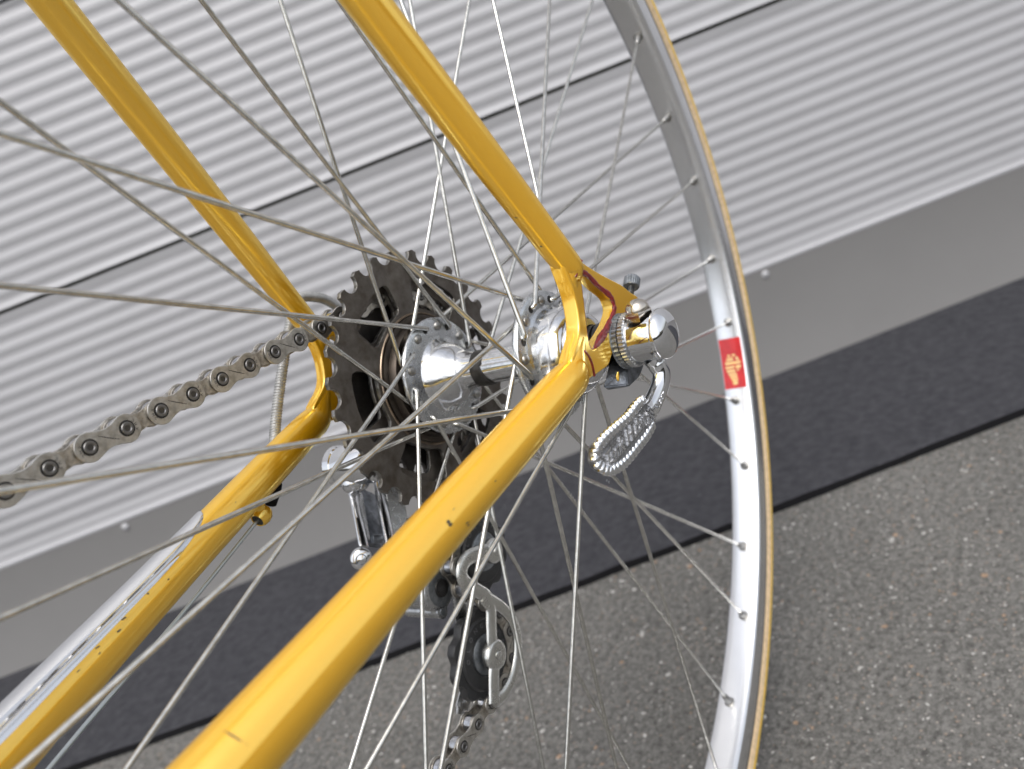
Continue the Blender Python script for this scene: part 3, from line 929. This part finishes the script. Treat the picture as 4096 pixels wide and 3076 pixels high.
# ---- freewheel
fw = group_part("freewheel", bike)
def sprocket_outline(N_, phase, rtip):
    rp = 12.7 / (2 * math.sin(math.pi / N_)); out = []
    for i in range(N_):
        a = phase + 360.0 / N_ * i
        u = Vector((math.cos(rad(a)), math.sin(rad(a)))); v = Vector((-u.y, u.x)); c0 = u * rp
        for bdeg in (-84, -100, -120, -140, -160, 180, 160, 140, 120, 100, 84):
            q = c0 + (u * math.cos(rad(bdeg)) + v * math.sin(rad(bdeg))) * 4.05
            out.append((q.x, q.y))
        am = a + 180.0 / N_
        w = math.degrees(0.95 / rtip)
        out.append(pol(rtip - 0.35, am - w * 1.15)); out.append(pol(rtip, am - w * 0.4)); out.append(pol(rtip, am + w * 0.4)); out.append(pol(rtip - 0.35, am + w * 1.15))
    return out
def windows(n, a0, half, r0, r1):
    ws = []
    for i in range(n):
        c = a0 + 360.0 / n * i
        q = [pol(r0 + 2.2, c - half), pol(r1 - 2.6, c - half + 0.6), pol(r1 - 0.7, c - half + 2.0), pol(r1, c - half + 4.5), pol(r1, c - half / 2), pol(r1, c), pol(r1, c + half / 2), pol(r1, c + half - 4.5), pol(r1 - 0.7, c + half - 2.0), pol(r1 - 2.6, c + half - 0.6), pol(r0 + 2.2, c + half),
             pol(r0 + 0.6, c + half - 2.2), pol(r0, c + half - 5.5), pol(r0, c + half / 2), pol(r0, c), pol(r0, c - half / 2), pol(r0, c - half + 5.5), pol(r0 + 0.6, c - half + 2.2)]
        ws.append(q)
    return ws
def circle(r, n=48): return [pol(r, 360 * i / n) for i in range(n)]
for N_, yc, ph, rt, win in ((28, -30.0, 87.9 + 6.43, 58.0, (6, 69, 20.8, 31.4, 45.6)), (24, -35.0, 4, 49.6, (6, 69 + 5, 19.5, 30.0, 41.6)), (20, -40.0, 99, 42.6, None), (17, -45.0, 0, 36.8, None), (15, -50.0, 0, 32.8, None), (13, -55.0, 0, 29.0, None)):
    b = MB()
    holes = windows(*win) if win else []
    b.plate(sprocket_outline(N_, ph, rt), holes + [circle(21)], yc - 1.05, yc + 1.05, 0.22, mat=0, sidemat=1)
    b.build("sprocket", ['sprocket', 'worn'] if N_ > 20 else ['sprocket_dark', 'sprocket_dark'], fw, smooth=30, flat_y=True)
b = MB()
b.lathe([(20, -24.0), (25.2, -24.2), (25.9, -25.2), (26.2, -27.4), (27.4, -27.5), (28.4, -28.0), (28.5, -28.95), (28.4, -31.4), (28.4, -33.9), (26.5, -34), (26.5, -60), (20, -60)], 72, mats=[0, 0, 0, 0, 0, 0, 0, 2, 2, 2, 2])
b.lathe([(28.7, -28.9), (29.0, -28.45), (29.5, -28.45), (29.8, -28.9)], 72, mat=1)
b.build("freewheel_body", ['fwbody', 'copper', 'grease_shade'], fw, smooth=35)

# ---- quick release
qr = group_part("quick_release", bike)
def knurl(n): 
    return lambda k, h: 1.0 + (0.022 if k % 2 else -0.012)
b = MB()
b.lathe([(3, 68.3), (10.5, 68.25), (10.5, 68.6), (10.1, 68.9), (10.1, 70.7), (8.8, 70.9), (3, 70.9)], 108, wob=lambda k, h: (1.0 + (0.022 if k % 3 == 0 else -0.020)) if 68.8 < h < 70.8 else 1.0)
b.build("serrated_washer", 'zinc', qr, smooth=25)
b = MB()
b.lathe([(3, 70.95), (9.6, 70.95), (10.2, 71.3), (10.2, 73.2), (9.6, 73.7), (8.6, 73.8), (8.6, 75), (3, 75)], 132, wob=lambda k, h: (1.0 + (0.022 if k % 3 == 0 else -0.022)) if 71.2 < h < 73.3 else 1.0)
b.build("knurled_ring", 'alloy_dull', qr, smooth=25)
b = MB()
b.lathe([(8.9, 73.6), (8.9, 82.6), (8.7, 82.9), (8.7, 83.1), (9.1, 83.3), (9.4, 83.9), (9.35, 84.8), (8.9, 85.9), (8.0, 86.9), (6.6, 87.8), (4.7, 88.4), (2.4, 88.75), (0, 88.8)], 64)
b.lathe([(0, 73.7), (8.9, 73.6)], 64)
UQ = Vector((-0.12, 0, 0.99)).normalized(); YQ = 77.4
def qp(d): return UQ * d + Vector((0, YQ, 0))
cut = MB().lathe([(0, 4.0), (6.9, 4.0), (6.9, 16), (0, 16)], 40, frame(qp(0), UQ)).build("tmp_cutter", 'grease_shade', qr)
hs = b.build("lever_housing", ['chrome', 'grease_shade'], qr, smooth=32)
bmo = hs.modifiers.new("notch", 'BOOLEAN'); bmo.object = cut; bmo.operation = 'DIFFERENCE'; bmo.solver = 'EXACT'
bpy.context.view_layer.update()
me = bpy.data.meshes.new_from_object(hs.evaluated_get(bpy.context.evaluated_depsgraph_get()))
hs.modifiers.clear(); hs.data = me
me.polygons.foreach_set("use_smooth", [True] * len(me.polygons)); me.set_sharp_from_angle(angle=rad(32))
bpy.data.objects.remove(cut)
b = MB()
b.lathe([(6.0, 3.8), (6.0, 4.8), (4.2, 4.9)], 32, frame(qp(0), UQ))
b.build("cam_washer", 'grease_shade', qr, smooth=40)
b = MB()
fr = frame(qp(0), UQ, (0.9, 0.4, 0))
b.lathe([(2.2, 4.8), (5.3, 4.9), (5.5, 5.2), (5.5, 9.5), (4.8, 10.1)], 6, fr)
b.lathe([(4.4, 9.6), (4.5, 10.3), (4.3, 11.6), (3.7, 12.9), (2.6, 13.8), (1.3, 14.3), (0, 14.4)], 32, fr)
b.build("acorn_nut", 'nickel', qr, smooth=32)
# lever: stem and paddle
b = MB()
st = crom([(0.6, 77.4, -8.0), (0.0, 78.6, -11.5), (0.6, 79.2, -15.0), (3.6, 78.6, -18.4), (8.6, 77.6, -20.9), (13.0, 77.0, -22.2), (17, 76.6, -22.6)], 5)
ns = len(st)
b.tube(st, [4.0 + 0.0 * i for i in range(4)] + [4.2 - 0.4 * math.sin(math.pi * i / (ns - 5)) for i in range(ns - 4)], 20, flat=(0, 1, 0), ratio=0.82)
b.build("lever_stem", 'chrome', qr, smooth=60)
PAD = [(p.x, p.y) for p in crom([Vector((x, z, 0)) for x, z in [(11.0, -19.6), (15.5, -17.2), (19.8, -16.4), (28.5, -16.5), (38.4, -15.3), (48.0, -14.2), (54.6, -14.5), (58.0, -16.2), (58.6, -19.6), (54.0, -25.2), (45.9, -28.2), (38.2, -29.3), (29.3, -29.6), (21.5, -29.9), (13.6, -29.0), (9.6, -26.2), (9.4, -22.6)]], 5, True)]
b = MB()
b.plate(PAD, [], 73.6, 76.9, 0.9, mat=1, res=3)
npd = len(PAD)
# beaded border
acc, beads = 0.0, []
for i in range(npd):
    p, q = Vector(PAD[i]), Vector(PAD[(i + 1) % npd])
    L = (q - p).length
    while acc < L:
        beads.append(p + (q - p) * (acc / L)); acc += 2.75
    acc -= L
cx = Vector((33, -22.3))
for i, p in enumerate(beads):
    if p.x < 14.5: continue
    nrm = (beads[(i + 1) % len(beads)] - beads[i - 1]).normalized()
    inn = Vector((-nrm.y, nrm.x))
    if inn.dot(cx - p) < 0: inn = -inn
    c0 = p + inn * 1.0
    fr = frame((c0.x, 76.7, c0.y), (0, 1, 0), (inn.x, 0, inn.y))
    b0 = len(b.v)
    b.lathe([(1.0, -0.9), (1.0, 0.2), (0.85, 0.6), (0.5, 0.88), (0, 0.95)], 10, Matrix(fr) @ Matrix.Diagonal((2.0, 1.30, 1.15, 1.0)))
# cross-hatched face
for i in range(52):
    for j in range(13):
        x = 15 + i * 0.82; z = -28.6 + j * 1.02
        z += (x - 15) * 0.035
        if (i + j) % 2: continue
        if min((Vector((x, z)) - Vector(p)).length for p in PAD[::3]) < 2.5: continue
        if not (14 < x < 57): continue
        y = 76.88
        k0 = len(b.v)
        b.v += [Vector((x - .55, y, z)), Vector((x, y, z - .55)), Vector((x + .55, y, z)), Vector((x, y, z + .55)), Vector((x, y + 0.22, z))]
        for q in ((0, 1, 4), (1, 2, 4), (2, 3, 4), (3, 0, 4)):
            b.f.append(tuple(k0 + t for t in q)); b.mi.append(1)
# raised script along the paddle, read from the tip
tf = frame((35.5, 76.95, -22.2), (0, 1, 0), (-1, 0, -0.05))
b.text("Tank Hubing", 7.6, tf, 0.45, shear=0.35)
b.build("lever_paddle", ['chrome', 'paddle'], qr, smooth=38, flat_y=True)
b = MB()
b.text("LOCKED", 3.0, frame((8.6, 80.75, -20.6), (-0.05, 0.97, -0.2), (-0.95, 0.05, 0.22)), 0.22)
b.build("lever_lettering", 'chrome', qr, smooth=30)

# chain-tension adjuster at the rear of the near dropout
adj = group_part("axle_adjuster", bike)
ad = Vector((-0.82, 0, 0.573)).normalized()
b = MB()
thr = [(0, 0)]
for i in range(26):
    thr += [(1.30, 0.3 * i + 0.0), (1.52, 0.3 * i + 0.15)]
b.lathe(thr, 14, frame(Vector((-20.5, 65.3, 8.2)), ad))
b.build("adjuster_screw", 'bare', adj, smooth=60)
b = MB()
b.lathe([(0, 7.4), (2.9, 7.5), (3.2, 7.9), (3.2, 11.6), (2.9, 12.0), (1.2, 12.1), (0, 11.7)], 48, frame(Vector((-20.5, 65.3, 8.2)), ad), wob=lambda k, h: (1.0 + (0.025 if k % 2 else -0.02)) if 7.8 < h < 11.7 else 1.0)
b.build("adjuster_knob", 'zinc', adj, smooth=25)

# ---- chain
chn = group_part("chain", bike)
def link_plate(rw, waist):
    pts = []
    for a in range(60, 301, 20): pts.append((rw * math.cos(rad(a)), rw * math.sin(rad(a))))
    pts.append((4.2, -waist - 0.35)); pts.append((6.35, -waist)); pts.append((8.5, -waist - 0.35))
    for a in range(-120, 121, 20): pts.append((12.7 + rw * math.cos(rad(a)), rw * math.sin(rad(a))))
    pts.append((8.5, waist + 0.35)); pts.append((6.35, waist)); pts.append((4.2, waist + 0.35))
    return pts
bo = MB()
for y0, y1 in ((3.05, 3.95), (-3.95, -3.05)):
    bo.plate(link_plate(4.65, 2.95), [], y0, y1, 0.22, mat=0)
for x in (0, 12.7):
    bo.lathe([(0, 4.02), (0.95, 4.02), (1.0, 4.3), (1.25, 4.5), (1.8, 4.5), (2.0, 4.3), (2.0, 3.9)], 18, frame((x, 0, 0), (0, 1, 0)), mats=[1, 1, 2, 2, 2, 3])
    bo.lathe([(2.0, 3.975), (2.6, 3.97)], 18, frame((x, 0, 0), (0, 1, 0)), mat=3)
    bo.lathe([(1.8, 3.9), (1.8, 4.3), (0, 4.3)], 14, frame((x, 0, 0), (0, -1, 0)), mat=1)
# pressed diagonal fold as a thin dark line, then the stamped letters
bo.tube([(3.6, 3.93, -1.9), (6.35, 4.0, -0.1), (9.1, 3.93, 1.9)], [0.10, 0.16, 0.10], 6, flat=(0, 1, 0), ratio=0.8, mat=3)
for x, sgn in ((0, -1), (12.7, 1)):
    for k, ch_ in enumerate("KMC"):
        a = (180 if sgn < 0 else 0) + (k - 1) * (-26)
        r = 3.15
        px, pz = x + r * math.cos(rad(a)), r * math.sin(rad(a))
        ux, uz = math.cos(rad(a)), math.sin(rad(a))          # letter up points outwards
        xa = Vector((-uz, 0, ux)) * -1
        bo.text(ch_, 1.25, frame((px, 3.96, pz), (0, 1, 0), (xa.x, 0, xa.z)), 0.05, mat=3)
outer = bo.build("outer_link", ['chain', 'pin', 'pinring', 'chain_mark'], chn, smooth=35, flat_y=True)
bi = MB()
for y0, y1 in ((2.05, 2.9), (-2.9, -2.05)):
    bi.plate(link_plate(4.35, 2.7), [], y0, y1, 0.2, mat=0)
for x in (0, 12.7):
    bi.lathe([(3.2, -1.95), (3.85, -1.75), (3.9, 0), (3.85, 1.75), (3.2, 1.95)], 20, frame((x, 0, 0), (0, 1, 0)), mat=1)
inner = bi.build("inner_link", ['chain_in', 'roller'], chn, smooth=35)

G0, T0 = Vector((1.2, -91.4)), Vector((28.2, -130.6))
RC, RP = 40.4, 20.6
circ = [(Vector((0, 0)), 1, RC), (G0, -1, RP), (T0, 1, RP)]
Lf = lambda d: Vector((-d.y, d.x))
path2 = []
dcur = Vector((-0.99934, -0.0363)).normalized()
pstart = Vector((38.0, 41.3)) - dcur * 12.7 * 22
c0, s0_, r0 = circ[0]
line = [pstart]
tg = c0 - Lf(dcur) * (s0_ * r0)
segs = []
cur = pstart
for i, (c0, s0_, r0) in enumerate(circ):
    pin_ = c0 - Lf(dcur) * (s0_ * r0)
    segs.append(('l', cur, pin_))
    if i + 1 < len(circ):
        c1, s1_, r1 = circ[i + 1]
        D = c1 - c0
        kk = s1_ * r1 - s0_ * r0
        al = math.atan2(D.y, D.x) - math.asin(max(-1, min(1, kk / D.length)))
        dn = Vector((math.cos(al), math.sin(al)))
    else:
        dn = Vector((0.9999, -0.012)).normalized()
    a0 = math.atan2(dcur.y, dcur.x); a1 = math.atan2(dn.y, dn.x)
    da = a1 - a0
    while s0_ * da < 0: da += s0_ * 2 * math.pi
    while abs(da) > 2 * math.pi: da -= s0_ * 2 * math.pi
    nst = max(4, int(abs(da) / 0.02))
    prev = pin_
    for q in range(1, nst + 1):
        aa = a0 + da * q / nst
        dd = Vector((math.cos(aa), math.sin(aa)))
        nx = c0 - Lf(dd) * (s0_ * r0)
        segs.append(('l', prev, nx)); prev = nx
    cur = prev; dcur = dn
segs.append(('l', cur, cur + dcur * 12.7 * 16))
pins = [pstart]
STRETCH = 1.0362
rest = 12.7
for _, a, b_ in segs:
    Lg = (b_ - a).length
    if Lg < 1e-9: continue
    pos = 0.0
    while Lg - pos >= rest:
        pos += rest; pins.append(a + (b_ - a) * (pos / Lg))
        rest = 12.7 * (STRETCH if 26 <= len(pins) <= 40 else 1.0)
    rest -= (Lg - pos)
YC = -39.9
first = {'o': True, 'i': True}
if DEBUG: print('PINS', [(i, round(p.x, 1), round(p.y, 1)) for i, p in enumerate(pins)])
for i in range(len(pins) - 1):
    a, b_ = pins[i], pins[i + 1]
    # pin 22 is the first one beside the sprocket; the link ahead of it (towards the front) is an inner link
    outer_here = ((22 - i) % 2 == 0)
    src = outer if outer_here else inner
    key = 'o' if outer_here else 'i'
    o = src if first[key] else src.copy()
    if not first[key]: COL.objects.link(o)
    first[key] = False
    d = a - b_
    yy = YC if i < 30 else YC - 3.4 * min(1, (i - 30) / 6)
    o.location = (b_.x * .001, yy * .001, b_.y * .001)
    o.rotation_euler = (0, -math.atan2(d.y, d.x), 0)

# ---- rear derailleur
der = group_part("rear_derailleur", bike)
def pulley(c0, k_=1.0):
    b = MB()
    out = []
    nT = 10
    for i in range(nT * 8):
        a = 360 * i / (nT * 8)
        ph = (i % 8) / 8.0
        r = (22.3, 22.3, 21.6, 20.6, 20.1, 20.6, 21.6, 22.3)[i % 8]
        r *= k_
        out.append((c0.x + r * math.cos(rad(a + 8)), c0.y + r * math.sin(rad(a + 8))))
    b.plate(out, [], -45.2, -40.6, 0.5, mat=0)
    f = frame((c0.x, -42.6, c0.y), (0, 1, 0), (1, 0, 0))
    b.lathe([(17.6 * k_, 0), (17.4 * k_, 2.4), (16.4 * k_, 3.2), (10.2, 3.4), (9.6, 3.0)], 40, f, mat=0)
    b.lathe([(9.6, 2.6), (9.3, 3.5), (8.6, 3.9), (6.0, 4.4), (3.0, 4.6), (0, 4.6)], 40, f, mat=1)
    for k, ch_ in enumerate("CAMPAGNOLO"):
        a = 215 - k * 21
        ux, uz = math.cos(rad(a)), math.sin(rad(a))
        xa = Vector((uz, 0, -ux))
        b.text(ch_, 3.2, frame((c0.x + 13.4 * ux, -39.3, c0.y + 13.4 * uz), (0, 1, 0), (-xa.x, 0, -xa.z)), 0.16, mat=2)
    return b.build("jockey_pulley", ['plastic', 'zinc', 'plastic_text'], der, smooth=35)
pulley(G0, 0.88); pulley(T0, 0.97)
def p34(L_, y=-34.0): return [Vector((x, y, z)) for x, z in L_]
b = MB()
FL = (0, 1, 0)
b.tube(crom(p34([(1.2, -91.4), (10.0, -86.2), (19.0, -82.9), (25.0, -84.4), (26.8, -89.2), (23.6, -96.0), (18.4, -104.2), (17.8, -107.2)]), 6), 3.7, 16, flat=FL, ratio=0.45)
b.tube(crom(p34([(19.5, -103.5), (18.2, -110.6), (22.6, -117.8), (27.0, -125.0), (28.2, -130.4), (34.0, -136.6), (38.2, -142.4), (41.4, -146.8)]), 6), 3.7, 16, flat=FL, ratio=0.42)
b.tube(crom(p34([(20, -102.5), (15.2, -110.5), (10.8, -118.4), (8.7, -126.2), (9.7, -134.2), (13.4, -140.6), (18.6, -145.2), (25.8, -148.4), (34.0, -149.2), (41.2, -147.2)]), 6), 3.2, 16, flat=FL, ratio=0.5)
f = frame((28.2, -34, -130.5), (0, 1, 0), (1, 0, 0))
b.lathe([(0, -2.2), (7.0, -2.2), (7.2, 0.4), (6.6, 1.5), (5.4, 1.9), (2.2, 1.9), (2.0, 1.3), (1.9, 2.2), (1.2, 2.6), (0, 2.7)], 30, f)
f = frame((1.2, -34, -91.4), (0, 1, 0), (1, 0, 0))
b.lathe([(0, -2.2), (5.9, -2.2), (6.1, 0.4), (5.6, 1.4), (4.6, 1.8), (2.4, 1.8), (2.2, 1.2), (2.0, 2.2), (1.3, 2.6), (0, 2.7)], 30, f)
b.build("inner_cage_plate", 'cage', der, smooth=50)
b = MB()
b.tube(crom(p34([(1.2, -91.4), (14, -98), (22, -112), (28.2, -130.5), (36, -141), (46.5, -147.5)], -50.2), 6), 4.6, 14, flat=FL, ratio=0.28)
b.lathe([(0, -1.8), (6.5, -1.8), (6.5, 1.6), (0, 1.6)], 24, frame((28.2, -50.2, -130.5), (0, 1, 0)))
b.tube(p34([(46.5, -146.5), (49, -148.5)], -50.2), [3.2, 2.4], 12, flat=FL, ratio=0.28)
b.lathe([(3.0, -50), (3.0, -34)], 16, frame((1.2, 0, -91.4), (0, 1, 0)))
b.lathe([(3.0, -50), (3.0, -34)], 16, frame((28.2, 0, -130.5), (0, 1, 0)))
b.build("outer_cage_plate", 'alloy_dull', der, smooth=50)
# lower knuckle with its spring barrel
b = MB()
kc = Vector((27.0, 0, -93.5))
f = frame(kc, (0, 1, 0), (1, 0, 0))
b.lathe([(0, -49.0), (4.2, -49.0), (4.4, -49.6), (8.6, -49.8), (10.2, -50.6), (10.8, -52.2), (10.8, -56.5), (9.8, -57.6)], 36, f, mats=[1, 1, 2, 0, 0, 0, 0])
b.lathe([(9.8, -57.6), (9.8, -70), (0, -70)], 60, f, wob=lambda k, h: 1.0 + (0.012 if k % 2 else -0.012), mat=0)
b.tube([(31.5, -50.5, -103.5), (31.5, -53.5, -103.5), (31.5, -72, -103.5)], [3.4, 3.1, 3.1], 18, mat=0)
b.tube([(27, -53.5, -93.5), (31.5, -53.5, -103.5)], [6.5, 4.2], 16, flat=FL, ratio=0.5, mat=0)
b.tube([(31.5, -50.6, -103.5), (31.5, -50.2, -103.5)], [1.7, 1.7], 12, mat=2)
b.build("lower_knuckle", ['alloy_dull', 'grease_shade', 'zinc'], der, smooth=35)
# upper knuckle on the hanger
b = MB()
hc = Vector((18.5, 0, -29.0))
f = frame(hc, (0, 1, 0), (1, 0, 0))
b.lathe([(0, -63.5), (5, -63.5), (8.8, -64.2), (9.6, -66.0), (9.8, -80), (9.4, -84.5)], 40, f, mats=[0] * 6)
b.lathe([(9.4, -84.5), (9.8, -85), (9.8, -89), (8.6, -90), (0, -90)], 60, f, wob=lambda k, h: 1.0 + (0.02 if (k % 2 and -89.5 < h < -84.8) else 0))
b.build("upper_knuckle", 'chrome', der, smooth=35)
b = MB()
b.plate([(p.x, p.y) for p in crom([Vector((x, z, 0)) for x, z in [(4, -10), (20, -10), (22, -20), (20, -32), (12, -35), (5, -31), (4, -20)]], 4, True)], [], -68.0, -62.7, 0.8, res=2)
b.build("derailleur_hanger", 'chrome', der, smooth=40)
# parallelogram: two straight link arms and the sprung trough between them
def bar(p0, p1, w, th, side, mat=0, b=None):
    """rectangular bar, w wide along side, th thick"""
    b = b or MB()
    p0, p1 = Vector(p0), Vector(p1)
    return b.tube([p0, p0.lerp(p1, 0.04), p0.lerp(p1, 0.96), p1], [w * 0.42, w * 0.5, w * 0.5, w * 0.42], 12, mat=mat, flat=side, ratio=th / w)
SIDE = Vector((0.66, 0.60, 0.45))
b = MB()
bar((24.3, -80, -39.8), (46.6, -62, -56.4), 5.2, 3.0, (-0.3, 0.8, 0.5), b=b)
b.lathe([(0, -3.0), (4.4, -2.9), (4.8, -2.0), (4.8, 2.0), (4.2, 2.8), (2.4, 3.0), (2.2, 2.4), (2.0, 3.4), (0, 3.8)], 28, frame((51.8, -60.5, -58.6), (0.60, 0.76, 0.25)))
b.build("front_link_arm", 'alloy', der, smooth=50)
b = MB()
bar((7.1, -80, -42.4), (38.0, -58, -69.2), 6.0, 3.6, (-0.3, 0.8, 0.5), b=b)
b.build("rear_link_arm", 'alloy', der, smooth=50)
b = MB()
bar((20.2, -81.5, -43.2), (40.6, -65.5, -56.0), 4.0, 1.6, (-0.3, 0.8, 0.5), b=b)
b.build("link_web", 'alloy_dull', der, smooth=50)
b = MB()
bar((12.5, -87, -47.5), (36.0, -70.5, -62.5), 15.0, 3.0, (-0.3, 0.8, 0.5), b=b)
bar((36.5, -67.2, -59.0), (29.5, -65.6, -63.5), 4.0, 3.0, (0.4, 0.8, 0.2), b=b)
b.build("link_trough", 'bare', der, smooth=40)
b = MB()
for i in range(6):
    p = Vector((24.0, -82, -38.2)) + Vector((-1.15, -0.2, -0.95)) * i
    b.tube([p + Vector((0.2, 0.6, 0.2)) * 0.9, p + Vector((0.1, 0.1, -1)) * 3.4], 0.55, 8)
tag(b.build("return_spring", 'grease_shade', der, smooth=50), kind="stuff")
b = MB()
fp = frame((12.6, -70.8, -57.5), (0.45, 0.86, 0.22), (0.62, 0.52, -0.60))
me = plate_mesh([(-12.5, -4.6), (13.5, -4.6), (13.5, 4.6), (-12.5, 4.6)], [], 1.3, 0.6, 2)
b.mesh(me, fp)
b.text("CAMPAGNOLO", 3.3, fp @ Matrix.Translation((0, 0.4, 1.3)), 0.25)
b.build("lettered_side_plate", 'alloy_dull', der, smooth=40)
b = MB()
f = frame((22.5, -79.0, -36.4), Vector((0.80, 0.52, 0.32)))
b.lathe([(5.6, -9), (5.8, -2.0), (5.4, -1.0), (4.4, -0.8)], 24, f, mat=0)
b.lathe([(4.4, -0.8), (4.6, 0.3)], 6, f, mat=1)
b.lathe([(5.2, 0.2), (5.3, 1.6), (4.9, 3.6), (3.9, 5.0), (2.2, 5.9), (0, 6.2)], 28, f, mat=0)
b.build("pivot_cap", ['alloy', 'grease_shade'], der, smooth=40)
